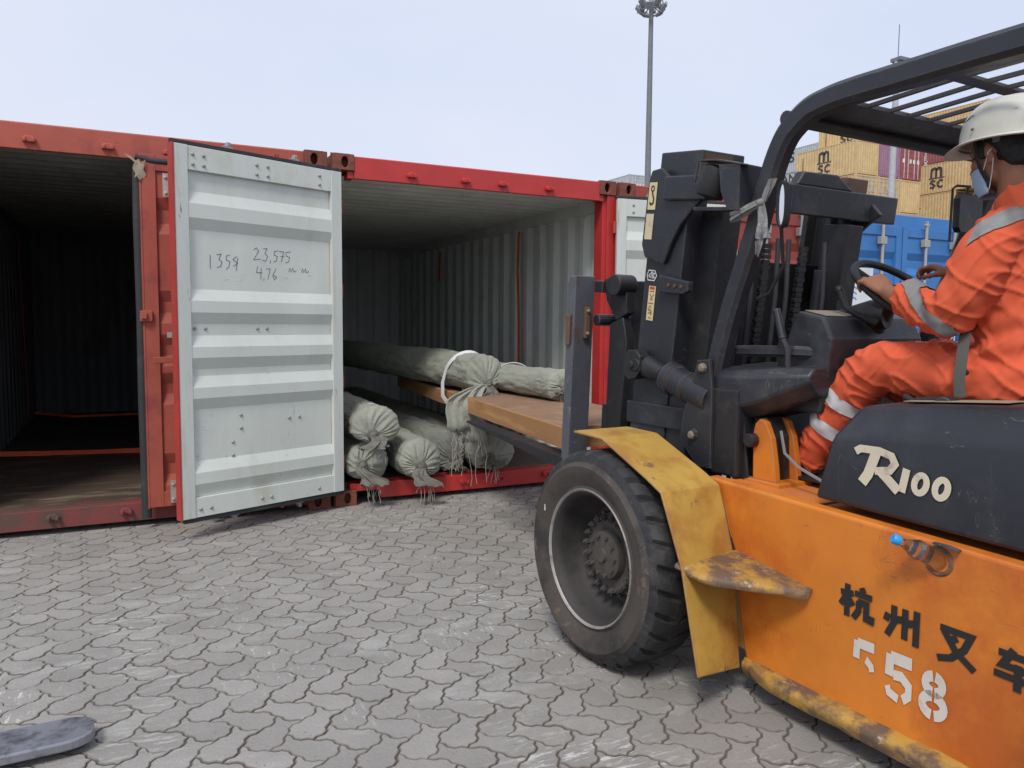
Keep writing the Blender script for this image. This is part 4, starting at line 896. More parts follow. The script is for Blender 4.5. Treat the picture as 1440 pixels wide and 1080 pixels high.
for f, zt, zb, yo_ in ((-.20, 1.205, 1.02, .50), (-.30, 1.205, 1.00, .50), (-.42, 1.21, 1.03, .49), (-.52, 1.22, 1.08, .46), (-.62, 1.225, 1.12, .42)):
    rows.append([(f, yo_, zb+.05), (f, yo_, zt-.03), (f, yo_-.03, zt), (f, .16, zt+.02), (f, .16, zb), (f, yo_-.05, zb), (f, yo_, zb+.05)])
cwl.grid(rows); cwl.add(rows[0][:-1], [tuple(range(6))]); cwl.add(rows[-1][:-1], [tuple(range(6))]); cwl.build('cowl', blackp, fk, bevel=.008, smooth=35)
rl_ = MB(); rl_.tube([(-.24, .40, 1.275), (-.50, .36, 1.28), (-.58, .30, 1.275)], [(.022, .012)]*3, 6); rl_.build('cowl_rail', blackp, fk)
ds = MB(); ds.prism([(-.38, .33, 1.20), (-.47, .33, 1.42), (-.485, .33, 1.435), (-.60, .33, 1.41), (-.64, .33, 1.33), (-.60, .33, 1.05), (-.42, .33, 1.05)], (0, -.55, 0)); dso = ds.build('dashboard', blackp, fk, bevel=.012)
dp_ = MB(); dp_.prism([(-.492, .30, 1.4355), (-.590, .30, 1.4145), (-.590, .30, 1.4175), (-.492, .30, 1.4385)], (0, -.20, 0)); dp_.build('dash_plate', mat('dash_beige', (.27, .22, .16), .5, c2=(.16, .14, .12), amt=.5, scale=20), dso)
lv = MB(); lv.tube([(-.505, .40, 1.21), (-.500, .40, 1.29), (-.475, .40, 1.33)], .011, 8); lv.tube([(-.475, .40, 1.33), (-.44, .40, 1.44)], [.016, .014], 10); lv.build('hand_brake', blackp, fk, smooth=40)
co = MB(); co.tube([(-.46, .02, 1.20), (-.60, .04, 1.40), (-.70, .05, 1.515)], [.06, .055, .035], 14); co.tube([(-.50, .09, 1.40), (-.60, .05, 1.42), (-.66, .04, 1.42)], [.045, .06, .05], 12); co.build('steering_column', blackg, fk, smooth=40)
SWc = V((-.720, .06, 1.505)); ax1 = V((-.62, .0, .78)).normalized()
sa = ax1.cross(V((0, 1, 0))).normalized(); sb = V((0, 1, 0))
sw = MB(); RS = .185
sw.tube([SWc+sa*math.cos(a)*RS+sb*math.sin(a)*RS for a in [2*math.pi*k/40 for k in range(40)]], .0145, 10, closed=True)
for a in (R(20), R(140), R(260)): sw.tube([SWc-ax1*.03, SWc+(sa*math.cos(a)+sb*math.sin(a))*RS], [.016, .011], 8)
sw.tube([SWc-ax1*.05, SWc-ax1*.01], .04, 14); swo = sw.build('steering_wheel', blackg, fk, smooth=50)
kn = MB(); kp = SWc+(sa*math.cos(R(150))+sb*math.sin(R(150)))*RS; 
l2 = MB(); l2.tube([(-.67, .12, 1.39), (-.615, .17, 1.425), (-.585, .19, 1.45), (-.565, .20, 1.51)], [.018, .012, .013, .015], 10); l2.ball((-.563, .201, 1.515), .016); l2.build('gear_lever', blackg, fk, smooth=50)
# seat
se = MB(); se.box(-1.62, -1.02, LC-.06, .34, 1.05, 1.135); se.prism([(-1.50, LC-.04, 1.10), (-1.66, LC-.04, 1.62), (-1.76, LC-.04, 1.60), (-1.64, LC-.04, 1.06)], (0, .36, 0)); seo = se.build('seat', seat_m, fk, bevel=.03, seg=4)
pi = MB(); pi.tube([(-1.04, .345, 1.125), (-1.25, .35, 1.12), (-1.40, .35, 1.155), (-1.52, .34, 1.26), (-1.6, .33, 1.45)], .006, 6); pi.build('blue_piping', mat('blue_piping', (.06, .22, .55), .5), seo)
bk = MB(); bk.prism([(-.99, .345, 1.115), (-1.14, .345, 1.105), (-1.15, .345, 1.145), (-1.10, .345, 1.16), (-1.00, .345, 1.15)], (0, .04, 0)); bk.tube([(-1.10, .385, 1.135), (-1.11, .41, 1.137)], .026, 14); bk.tube([(-1.0, .37, 1.13), (-.95, .36, 1.15)], .012, 8); bk.build('belt_buckle', seat_m, fk, bevel=.006)
# cabin floor and pedals region
cf = MB(); cf.box(-.76, -.43, LC-.45, .33, .79, .80); cf.prism([(-.43, .32, .80), (-.30, .32, 1.04), (-.28, .32, 1.04), (-.40, .32, .78)], (0, -.75, 0)); cf.build('floor_mat', seat_m, fk)
cf = MB(); cf.box(-.88, -.765, LC-.5, .30, .80, 1.03); cf.build('seat_riser', blackg, fk, bevel=.01)
hs = MB(); hs.tube([(-.50, .42, .98), (-.53, .43, .90), (-.60, .44, .86), (-.74, .44, .815)], .006, 6); hs.build('hose', mat('grey_hose', (.2, .2, .2), .5), fk)
# orange lift-cylinder bracket with black centre
ob_ = MB()
for y in (.455, .335):
    pr_ = [(-.40, .765), (-.395, .96), (-.405, 1.00), (-.425, 1.02), (-.455, 1.01), (-.485, .95), (-.505, .85), (-.515, .765)]
    ob_.prism([(f, y, z) for f, z in pr_], (0, -.028, 0))
ob_.box(-.54, -.37, .28, .47, .765, .785); ob_.build('cylinder_bracket', orange, fk, bevel=.004)
pb = MB(); pb.prism([(-.36, .425, .775), (-.35, .425, .98), (-.38, .425, 1.02), (-.43, .425, 1.025), (-.47, .425, .95), (-.48, .425, .775)], (0, -.09, 0)); pb.tube([(-.40, .49, .935), (-.40, .30, .935)], .028, 12)
pb.prism([(-.275, .47, .775), (-.275, .47, 1.00), (-.36, .47, 1.00), (-.39, .47, .775)], (0, -.012, 0)); pb.build('bracket_block', blackg, fk, bevel=.008)

# mast, leaning back
mr = bpy.data.objects.new('mast', None); COL.objects.link(mr); mr.parent = fk; mr.location = (.285, LC, .45); mr.rotation_euler = (0, R(-7.0), 0)
# mast local: x forward, y left, z up along the mast
def msym(fn, name, m, **k):
    for s_ in (1, -1):
        q = MB(); fn(q, s_); q.build(name, m, mr, **k)
hw = .55            # outer half width
def outer_(q, s):
    q.prism([(.135, s*hw, -.25), (.135, s*(hw-.10), -.25), (.105, s*(hw-.10), -.25), (.105, s*(hw-.03), -.25), (-.075, s*(hw-.03), -.25), (-.075, s*(hw-.10), -.25), (-.105, s*(hw-.10), -.25), (-.105, s*hw, -.25)], (0, 0, 1.76))
msym(outer_, 'outer_channel', blackp, bevel=.006)
def inner_(q, s):
    q.prism([(.10, s*(hw-.035), -.2), (.10, s*(hw-.14), -.2), (.07, s*(hw-.14), -.2), (.07, s*(hw-.07), -.2), (-.04, s*(hw-.07), -.2), (-.04, s*(hw-.14), -.2), (-.07, s*(hw-.14), -.2), (-.07, s*(hw-.035), -.2)], (0, 0, 1.74)); q.box(-.22, -.08, min(s*(hw-.09), s*(hw-.20)), max(s*(hw-.09), s*(hw-.20)), -.2, 1.44)
msym(inner_, 'inner_channel', blackg, bevel=.004)
def lcyl(q, s): q.tube([(-.155, s*(hw-.27), -.15), (-.155, s*(hw-.27), 1.0)], .048, 16); q.tube([(-.155, s*(hw-.27), 1.0), (-.155, s*(hw-.27), 1.22)], .03, 12)
msym(lcyl, 'lift_cylinder', blackp, smooth=40)
def gus(q, s):
    G_ = [(.125, 1.605), (.06, 1.615), (.0, 1.57), (-.16, 1.57), (-.235, 1.50), (-.17, 1.45), (-.09, 1.37), (-.045, 1.29), (-.01, 1.20), (.12, 1.225), (.148, 1.28), (.140, 1.56)]
    q.prism([(a, s*(hw+.004), b) for a, b in G_], (0, s*.022, 0))
msym(gus, 'top_gusset', blackp, bevel=.006)
def gb(q, s): q.box(-.25, .01, min(s*(hw+.05), s*(hw-.03)), max(s*(hw+.05), s*(hw-.03)), 1.475, 1.575)
q = MB(); gb(q, 1); q.build('top_box', blackp, mr, bevel=.007)
q = MB(); q.box(-.14, .12, hw-.26, hw-.015, 1.54, 1.685); q.build('top_block', blackp, mr, bevel=.006)
q = MB(); q.box(-.1405, -.138, hw-.19, hw-.03, 1.61, 1.675); q.build('rust_face', mat('rusty_brown_face', (.10, .055, .035), .7, c2=(.06, .05, .045), amt=.5, scale=20), mr)
q = MB(); q.box(-.18, -.13, -hw-.20, -hw+.56, 1.465, 1.595); q.prism([(-.18, -hw+.54, 1.595), (-.18, -hw+.50, 1.655), (-.18, -hw+.27, 1.66), (-.18, -hw+.15, 1.595)], (.05, 0, 0)); q.build('cross_plate', blackp, mr, bevel=.006)
q = MB(); q.box(-.10, .04, -hw-.06, -hw+.10, 1.60, 1.67); q.build('rusty_block', mat('rusty_brown_face', (.1, .055, .035)), mr, bevel=.005)
q = MB(); q.box(.02, .06, -hw+.03, hw-.03, .70, 1.24); q.build('mast_plate', blackg, mr, bevel=.006); q = MB(); q.box(-.12, -.03, -hw+.03, hw-.03, .25, .38); q.build('mast_crossbar', blackg, mr, bevel=.006); q = MB(); q.box(-.12, -.05, -hw+.03, hw-.03, -.22, .05); q.build('mast_crossbar', blackg, mr, bevel=.006)
# chains
for y in (.12, -.12):
    q = MB()
    for k in range(56):
        z = .02+k*.0235
        q.obox((-.17, y, z), ((1, 0, 0), (0, 1, 0), (0, 0, 1)), (.010, .024 if k % 2 else .018, .0105))
        q.tube([(-.17, y-.030, z), (-.17, y+.030, z)], .004, 5)
    q.build('lift_chain', blackg, mr)
q = MB()
for y, x in ((.22, -.20), (.05, -.19), (-.02, -.19), (-.26, -.20)): q.tube([(x, y, -.1), (x-.02, y+.01, .5), (x, y, 1.1), (x+.05, y-.03, 1.35)], .011, 8)
q.tube([(-.15, hw-.13, .0), (-.165, hw-.12, .6), (-.15, hw-.12, 1.25)], .008, 8); q.build('hydraulic_hose', rubber, mr, smooth=50)
q = MB(); q.prism([(-.0, hw+.002, 1.155), (-.0, hw+.002, 1.08), (-.16, hw+.002, 1.085), (-.19, hw+.002, 1.10), (-.19, hw+.002, 1.14)], (0, .03, 0))
q.build('side_bracket', blackp, mr, bevel=.005)
q = MB()
for k in range(3): q.lathe([(0, .009), (.004, .008), (.005, 0)], (-.07-.04*k, hw+.033, 1.115), (0, 1, 0), 8)
q.build('bracket_rivet', mat('rust_bolt', (.13, .06, .04), .7), mr)
# stickers on the channel side
def stick(f, z, wf, hz, m, lean=0):
    q = MB(); q.prism([(f, hw+.0275 if z > 1.2 else hw+.002, z), (f-wf, hw+.0275 if z > 1.2 else hw+.002, z), (f-wf, hw+.0275 if z > 1.2 else hw+.002, z+hz), (f, hw+.0275 if z > 1.2 else hw+.002, z+hz)], (0, .0012, 0)); return q.build('sticker', m, mr)
s1 = stick(.128, 1.435, .052, .118, sign_y); q = MB(); O_ = V((.122, hw+.0300, 1.443)); q.ribbon(arc(.02, .083, .010, .011, 0, 360, 14)[:-1], .006, O_, V((-1, 0, 0)), V((0, 0, 1)), closed=True); q.ribbon([(.020, .072), (.022, .058), (.032, .040), (.030, .020), (.016, .014), (.006, .024)], .0085, O_, V((-1, 0, 0)), V((0, 0, 1))); q.build('hook_symbol', ink, s1)
s2 = stick(.130, 1.305, .050, .112, mat('cream_sticker_2', (.62, .54, .36), .5, c2=(.45, .38, .25), amt=.5, scale=30))
s3 = stick(.092, .945, .046, .155, sign_y); q = MB(); O_ = V((.092, hw+.0040, .945))
q.ribbon([(.006, .146), (.040, .146)], .012, O_, V((-1, 0, 0)), V((0, 0, 1)))
q.build('warning_bar', ink_r, s3); q = MB()
for pl in ([(.006, .132), (.040, .132)], [(.010, .120), (.024, .104), (.038, .120)], [(.014, .098), (.034, .098)], [(.024, .098), (.024, .088)], [(.006, .078), (.040, .078)], [(.012, .060), (.020, .066), (.030, .058)], [(.030, .050), (.016, .042)], [(.010, .030), (.022, .036), (.036, .024)], [(.014, .014), (.034, .010)]): q.ribbon(pl, .0035, O_+V((0, .0004, 0)), V((-1, 0, 0)), V((0, 0, 1)))
q.ribbon(arc(.014, .050, .005, .005, 0, 330, 8), .003, O_+V((0, .0006, 0)), V((-1, 0, 0)), V((0, 0, 1))); q.ribbon(arc(.032, .038, .004, .004, 0, 330, 8), .003, O_+V((0, .0006, 0)), V((-1, 0, 0)), V((0, 0, 1)))
q.build('pictograms', mat('brown_ink', (.25, .07, .04), .6), s3)
q = MB(); O_ = V((.105, hw+.0030, 1.125)); X_, Z_ = V((-1, 0, 0)), V((0, 0, 1))
q.ribbon([(-.010, .022), (.0, .044), (.042, .044), (.056, .022), (.042, .0), (.0, .0)], .005, O_, X_, Z_, closed=True)
q.ribbon([(.012, .012), (.002, .020), (.012, .030)], .005, O_, X_, Z_); q.ribbon([(.018, .010), (.018, .036), (.028, .036), (.028, .008)], .005, O_, X_, Z_); q.ribbon([(.046, .014), (.036, .012), (.036, .032), (.046, .032)], .005, O_, X_, Z_)
q.build('diamond_emblem', mat('emblem_white', (.6, .6, .58), .5), mr)
# work lamp with bracket
q = MB(); q.lathe([(0, .008), (.0, .050), (.012, .064), (.09, .066), (.12, .052), (.125, .02), (.125, 0)], (-.30, hw+.035, 1.600), (.15, .2, -1), 26); lo = q.build('work_lamp', blackg, mr, smooth=40)
q = MB(); q.prism([(-.36, hw+.10, 1.60), (-.47, hw+.10, 1.60), (-.49, hw+.10, 1.43), (-.43, hw+.10, 1.43), (-.385, hw+.10, 1.50)], (0, -.14, 0)); q.tube([(-.235, hw+.09, 1.615), (-.225, hw+.09, 1.54)], .005, 6); q.prism([(-.22, hw+.10, 1.622), (-.34, hw+.10, 1.625), (-.47, hw+.10, 1.60), (-.34, hw+.10, 1.616)], (0, -.12, 0)); q.box(-.48, -.20, hw-.02, hw+.06, 1.43, 1.445); q.build('lamp_bracket', blackp, mr, bevel=.003)
# tilt cylinder
q = MB(); a = V((.235, .475, 1.195)); b = V((-.20, .475, 1.075)); d_ = (b-a).normalized()
q.tube([a+d_*.19, a+d_*.22, a+d_*.225, b], [.066, .068, .062, .062], 28); q.tube([a+d_*.175, a+d_*.215], .072, 28); q.tube([a+d_*.30, a+d_*.315], .0665, 28); q.build('tilt_cylinder', blackp, fk, smooth=40)
q = MB(); q.tube([a+d_*.12, a+d_*.185], .026, 18); q.build('tilt_rod', mat('chrome_rod', (.6, .6, .6), .25, 1.), fk, smooth=40)
q = MB(); q.tube([a+d_*.02, a+d_*.13], [.052, .036], 12); q.tube([a+V((0, .06, 0)), a-V((0, .10, 0))], .030, 14)
q.prism([(.325, .53, 1.235), (.325, .53, 1.15), (.285, .53, 1.125), (.235, .53, 1.135), (.205, .53, 1.17), (.205, .53, 1.235), (.235, .53, 1.262), (.29, .53, 1.262)], (0, -.06, 0)); q.lathe([(0, .022), (.012, .020), (.014, 0)], (.262, .53, 1.195), (0, 1, 0), 6)
q.build('cylinder_clevis', blackg, fk, bevel=.004, smooth=40)
q = MB(); q.box(.0, .36, .40, .44, .80, 1.10); q.box(-.12, .38, .44, .46, .92, 1.02); q.build('mast_foot', blackp, fk, bevel=.006)
# carriage, fork shanks and blades
cr_ = bpy.data.objects.new('carriage', None); COL.objects.link(cr_); cr_.parent = fk; cr_.location = (.71, LC, 0); cr_.rotation_euler = (0, R(-3), 0)
for _k in range(3):
    q = MB()
    if _k == 0: q.box(.05, .12, -.66, .49, 1.535, 1.595)
    elif _k == 1: q.tube([(.09, -.66, 1.395), (.09, .49, 1.395)], .030, 14)
    else: q.box(.03, .10, -.66, .42, .80, .96)
    q.build('carriage_bar', blackp, cr_, bevel=.005)
q = MB(); q.box(-.05, .05, -.30, -.24, .60, 1.60); q.box(-.05, .05, .24, .30, .60, 1.60); q.box(-.03, .03, -.30, .30, .75, .95); q.box(-.03, .03, -.30, .30, 1.1, 1.2); q.build('carriage_frame', blackg, cr_, bevel=.005)
for s_ in (1, -1):
    q = MB(); y = s_*.47
    q.prism([(.07, y, 1.60), (-.02, y, 1.63), (-.12, y, 1.56), (-.13, y, 1.44), (-.05, y, 1.40), (.04, y, 1.50), (.05, y, 1.54)], (0, s_*-.05, 0)); q.tube([(-.08, y+s_*.05, 1.575), (-.08, y-s_*.06, 1.575)], .052, 20)
    q.prism([(.0, y, 1.38), (-.10, y, 1.42), (-.14, y, 1.30), (-.12, y, .8), (.0, y, .8)], (0, s_*-.05, 0))
    q.build('roller_arm', blackg, cr_, bevel=.004, smooth=35)
for s_ in (1, -1):
    q = MB(); y = .552 if s_ == 1 else -.50
    q.prism([(.125, y-.070, .66), (.125, y-.070, 1.618), (.175, y-.070, 1.615), (.192, y-.070, 1.57), (.192, y-.070, .66)], (0, .122, 0))
    fo_ = q.build('fork', forkst, cr_, bevel=.006)
    q = MB(); q.prism([(.125, y-.070, .66), (.125, y-.070, .60), (.20, y-.070, .59), (1.35, y-.070, .655), (1.35, y-.070, .668), (.20, y-.070, .660)], (0, .095, 0)); q.build('fork_blade', blackg, fo_, bevel=.005)
    q = MB(); q.box(.145, .18, y+.053, y+.066, 1.26, 1.42); q.build('wear_plate', mat('rusty_plate', (.14, .075, .05), .7, c2=(.2, .12, .08), amt=.4, scale=20), fo_, bevel=.006)
    q = MB()
    q.prism([(.103, y-.035, 1.30), (.123, y-.035, 1.30), (.123, y-.035, 1.46), (.103, y-.035, 1.46)], (0, .03, 0)); q.build('fork_hook', mat('rusty_plate', (.14, .075, .05)), fo_, bevel=.004)
    q = MB()
    for z in (1.325, 1.44): q.lathe([(0, .011), (.006, .010), (.010, .006), (.011, 0)], (.103, y-.02, z), (-1, 0, 0), 8)
    q.build('bolt', mat('dusty_bolt', (.22, .17, .13)), fo_)
# rear-view mirror with knotted plastic bag on the guard pillar
q = MB(); mc = V((-.530, .500, 1.816))
def oval(y, a, b, n=24): return [(mc.x+a*math.cos(t), mc.y+y, mc.z+b*math.copysign(abs(math.sin(t))**.75, math.sin(t))) for t in [2*math.pi*k/n for k in range(n)]]
q.ring(oval(0, .022, .084), oval(0, .016, .076), (0, -.02, 0)); q.prism(oval(-.02, .021, .082), (0, -.012, 0)); q.tube([(mc.x+.01, mc.y-.02, mc.z-.08), (-.50, .44, 1.60), (-.44, .44, 1.50), (-.38, .44, 1.48)], .007, 8); mo_ = q.build('mirror', blackg, fk, smooth=40)
q = MB(); q.prism(oval(-.006, .017, .077), (0, -.003, 0)); q.build('mirror_glass', mat('mirror_glass', (.8, .8, .8), .04, 1., var=0), mo_)
q = MB(); rnd = random.Random(3)
def crumple(c, ax_, l, w0, w1, seed):
    rows = []
    for i in range(13):
        f = i/12; p_ = V(c)+V(ax_)*l*f; ww = w0+(w1-w0)*f; row = []
        for k in range(19):
            t = 2*math.pi*(k % 18)/18; rr_ = ww*(1+.45*math.sin(4*t+seed+f*3)+.25*math.sin(7*t-seed))
            row.append(p_+V((math.cos(t)*rr_, math.sin(t)*rr_*.6, .3*ww*noise.noise(V((k, i*.4, seed))))) if abs(V(ax_).z) > .5 else p_+V((.3*ww*noise.noise(V((k, i*.4, seed))), math.cos(t)*rr_*.6, math.sin(t)*rr_)))
        rows.append(row)
    q.grid(rows)
crumple((-.462, .525, 1.825), (-.10, 0, -1), .13, .010, .026, 1); crumple((-.46, .53, 1.825), (1, .05, -.28), .13, .010, .018, 2); crumple((-.47, .52, 1.83), (-.35, -.1, 1), .08, .010, .013, 4); q.ball((-.460, .525, 1.828), .017, 10)
crumple((-.47, .53, 1.72), (.12, .0, -1), .09, .014, .002, 5); crumple((-.46, .53, 1.69), (.25, .0, -1), .05, .010, .002, 6)
bo = q.build('plastic_bag', mat('grey_plastic_film', (.20, .195, .19), .35, c2=(.33, .33, .32), amt=.5, scale=30, bump=.3), None, smooth=80)
bo.location = FO; bo.rotation_euler = (0, 0, PHI); tag(bo, 'crumpled grey plastic bag knotted round the guard pillar beside the mirror', 'plastic bag')
# far-side mirror
q = MB(); mc = V((-.58, -.62, 1.86)); q.prism([(mc.x, mc.y+.07, mc.z-.08), (mc.x, mc.y-.07, mc.z-.08), (mc.x, mc.y-.085, mc.z-.06), (mc.x, mc.y-.085, mc.z+.06), (mc.x, mc.y-.07, mc.z+.08), (mc.x, mc.y+.07, mc.z+.08), (mc.x, mc.y+.085, mc.z+.06), (mc.x, mc.y+.085, mc.z-.06)], (.03, 0, 0))
q.tube([(mc.x+.02, mc.y+.115, mc.z-.12), (mc.x+.02, mc.y+.11, mc.z+.10), (mc.x+.02, mc.y+.08, mc.z+.115), (mc.x+.02, mc.y-.02, mc.z+.12)], .006, 6); q.tube([(mc.x+.02, mc.y, mc.z+.12), (mc.x+.02, mc.y, mc.z+.05)], .006, 6); q.build('far_mirror', blackg, fk, bevel=.006)

# bottle pushed into the filler hole
bo = MB(); a = V((-1.235, yo-.01, .705)); d_ = V((.42, .62, .34)).normalized()
pf = [(h*.86, r*.86) for h, r in [(-.02, .028), (.0, .031), (.02, .033), (.035, .029), (.05, .033), (.065, .029), (.08, .033), (.10, .030), (.125, .018), (.14, .0135), (.152, .0135)]]
bo.lathe(pf, a, d_, 24); gl = mat('clear_plastic', (.95, .97, .98), .08, trans=1., var=0)
bt_ = bo.build('water_bottle', gl, None, smooth=60); bt_.location = FO; bt_.rotation_euler = (0, 0, PHI); tag(bt_, 'empty clear plastic bottle with blue cap stuck into the orange forklift side', 'bottle')
q = MB(); q.lathe([(h*.86, r*.86) for h, r in [(.150, .0), (.150, .0165), (.153, .0175), (.172, .0175), (.176, .015), (.176, 0)]], a, d_, 24); q.build('bottle_cap', mat('blue_cap', (.03, .32, .72), .4), bt_, smooth=40)
q = MB(); q.lathe([(.064, .0270), (.077, .0270), (.078, .0290), (.064, .0290)], a, d_, 20); q.build('foil_scrap', mat('foil', (.25, .25, .27), .3, .6, c2=(.05, .05, .06), amt=.5, scale=40), bt_, smooth=30)

# fork tip of another truck and a twig
q = MB(); pts = []
pts = [(-3.6, .0), (-.10, .0)]+arc(-.09, .06, .09, .06, -90, 0, 6)+arc(-.09, .115, .09, .06, 0, 90, 6)+[(-3.6, .175)]
q.prism([(x, y, .0) for x, y in pts], (0, 0, .032)); ft = q.build('fork_blade', forktip, None, bevel=.006); tag(ft, 'worn flat steel fork tip lying over the pavers at the edge of the yard', 'fork blade')
ft.location = (-1.478, -2.985, .030); ft.rotation_euler = (0, 0, R(3))
q = MB(); q.tube([(-2.75, -1.52, .012), (-2.45, -1.55, .010), (-2.28, -1.60, .008)], [.008, .007, .003], 6); tag(q.build('stick', mat('dark_red_twig', (.16, .05, .035), .7)), 'thin reddish stick lying on the pavers at the left', 'stick')

# ------------------------------------------------------------------ driver
def remesh(mb, name, voxel, smooth_it=6, disp=None):
    """fuse overlapping closed pieces into one continuous surface"""
    me = bpy.data.meshes.new('tmp'); me.from_pydata(mb.v, [], mb.f)
    bm = bmesh.new(); bm.from_mesh(me); bmesh.ops.recalc_face_normals(bm, faces=bm.faces); bm.to_mesh(me); bm.free()
    ob = bpy.data.objects.new('tmp', me); COL.objects.link(ob)
    r_ = ob.modifiers.new('r', 'REMESH'); r_.mode = 'VOXEL'; r_.voxel_size = voxel; r_.use_smooth_shade = True
    s_ = ob.modifiers.new('s', 'SMOOTH'); s_.factor = .5; s_.iterations = smooth_it
    dg = bpy.context.evaluated_depsgraph_get(); out_ = bpy.data.meshes.new_from_object(ob.evaluated_get(dg))
    bpy.data.objects.remove(ob); bpy.data.meshes.remove(me)
    if disp:
        nrm = [v.normal.copy() for v in out_.vertices]
        for v, n_ in zip(out_.vertices, nrm): v.co = v.co+n_*disp(v.co, n_)
    out_.name = name
    for p in out_.polygons: p.use_smooth = True
    return out_
def mesh_ob(name, me, m, parent=None):
    me.materials.clear(); me.materials.append(m); o = bpy.data.objects.new(name, me); COL.objects.link(o)
    if parent: o.parent = parent
    return o
def limb(mb, pts, n=18, ref=None):
    """pts: list of (x,y,z,ra,rb); smooth spline limb"""
    P = []; Rr = []
    for i in range(len(pts)-1):
        p0 = pts[max(i-1, 0)]; p1 = pts[i]; p2 = pts[i+1]; p3 = pts[min(i+2, len(pts)-1)]
        for k in range(6):
            f = k/6
            q = [.5*(2*p1[j]+(-p0[j]+p2[j])*f+(2*p0[j]-5*p1[j]+4*p2[j]-p3[j])*f*f+(-p0[j]+3*p1[j]-3*p2[j]+p3[j])*f**3) for j in range(5)]
            P.append(q[:3]); Rr.append((q[3], q[4]))
    P.append(pts[-1][:3]); Rr.append(tuple(pts[-1][3:]))
    mb.tube(P, Rr, n, ref=ref)
    mb.ball(P[0], min(Rr[0])*.98, 14); mb.ball(P[-1], min(Rr[-1])*.98, 14)
def hand(mb, wrist, dir_, palm_n, side, curl=(40, 60, 55), s=.92, thumb=1, ring=None):
    """five separate curled fingers; palm_n points from the palm towards the held thing"""
    w_ = V(wrist); d = V(dir_).normalized(); n_ = V(palm_n); n_ = (n_-d*n_.dot(d)).normalized(); sd_ = V(side); sd_ = (sd_-d*sd_.dot(d)-n_*sd_.dot(n_)).normalized()
    rows = []
    for i in range(9):
        f = i/8; c = w_+d*(.088*s*f)-n_*.004*math.sin(f*3); wa = (.026+.016*math.sin(min(1, f*1.5)*math.pi/2))*s; wb_ = (.019-.006*f)*s
        rows.append([c+sd_*math.cos(t)*wa+n_*math.sin(t)*wb_ for t in [2*math.pi*k/14 for k in range(14)]+[0]])
    mb.grid(rows); mb.add(rows[0][:-1], [tuple(range(14))]); mb.add(rows[-1][:-1], [tuple(range(14))])
    for i, (o_, L_, r_) in enumerate(((.031, .92, .0092), (.0105, 1.0, .0096), (-.0105, .94, .0092), (-.030, .76, .0080))):
        p = w_+d*(.080*s-.004*abs(i-1)*s)+sd_*o_*s; a = 0; pts = [p-d*.015*s, p]; rs = [r_*s*1.02, r_*s*1.08]
        for seg, (ln_, an) in enumerate(zip((.043, .027, .021), curl)):
            a += R(an+random.uniform(-5, 5)+i*2); dd = d*math.cos(a)+n_*math.sin(a)
            pts.append(pts[-1]+dd*ln_*.5*L_*s); rs.append(r_*s*(.98-.06*seg)); pts.append(pts[-1]+dd*ln_*.5*L_*s); rs.append(r_*s*(1.03-.09*seg))
        rs[-1] *= .8; mb.tube(pts, rs, 10); mb.ball(pts[-1], rs[-1], 8)
    p = w_+d*.022*s+sd_*.026*s*thumb+n_*.004; t1 = (d*.62+sd_*.55*thumb+n_*.50).normalized(); t2 = (d*.75+sd_*.05*thumb+n_*.65).normalized()
    mb.tube([p-t1*.01, p+t1*.02*s, p+t1*.042*s, p+t1*.042*s+t2*.018*s, p+t1*.042*s+t2*.032*s], [.013*s, .0125*s, .0105*s, .0102*s, .0075*s], 10); mb.ball(p+t1*.042*s+t2*.032*s, .0075*s, 8)
PO = F2W(-1.15, .08, 1.13)
def P_(f, l, z): return (f+1.15, l-.08, z-1.13)
def Pr(f, l, z, a, b): return (f+1.15, l-.08, z-1.13, a, b)
person = None
body = MB()
# head: skull, face, jaw, nose, ears, neck  (head looks forward and a little down)
hc = V(P_(-1.075, .09, 1.945)); HM = Matrix.Rotation(R(12), 3, 'Y') @ Matrix.Rotation(R(-6), 3, 'Z')
def hp_(x, y, z): return tuple(hc+HM @ V((x, y, z)))
def hball(c, r, n=20):
    m = MB(); m.ball((0, 0, 0), r, n); body.add([hp_(v[0]+c[0], v[1]+c[1], v[2]+c[2]) for v in m.v], m.f)
hball((-.012, 0, .028), (.098, .076, .088), 28)
hball((.030, 0, -.030), (.058, .058, .075), 24)
hball((.038, 0, -.082), (.044, .044, .034), 20)
hball((.020, 0, -.070), (.055, .054, .040), 20)
hball((.074, 0, .022), (.018, .045, .016), 16)          # brow
for s_ in (1, -1):
    hball((.056, s_*.040, -.022), (.026, .022, .022), 14); 
    m = MB(); m.ball((0, 0, 0), (.016, .006, .031), 16); body.add([hp_(v[0]-.012+(.006 if v[2] > 0 else .0), v[1]+s_*.079, v[2]-.012) for v in m.v], m.f)
    hball((-.004, s_*.076, -.034), (.010, .007, .010), 10)
body.tube([hp_(.078, 0, .016), hp_(.092, 0, -.006), hp_(.104, 0, -.030), hp_(.098, 0, -.040)], [.008, .010, .0135, .011], 10)
hball((.090, .010, -.036), (.010, .008, .007), 10); hball((.090, -.010, -.036), (.010, .008, .007), 10)
hball((.080, 0, -.060), (.014, .024, .007), 12); hball((.078, 0, -.073), (.014, .022, .008), 12)
limb(body, [(*hp_(-.022, 0, -.02), .058, .056), (*hp_(-.030, 0, -.085), .056, .054), Pr(-1.125, .08, 1.79, .056, .060), Pr(-1.15, .08, 1.73, .066, .085)], 20)
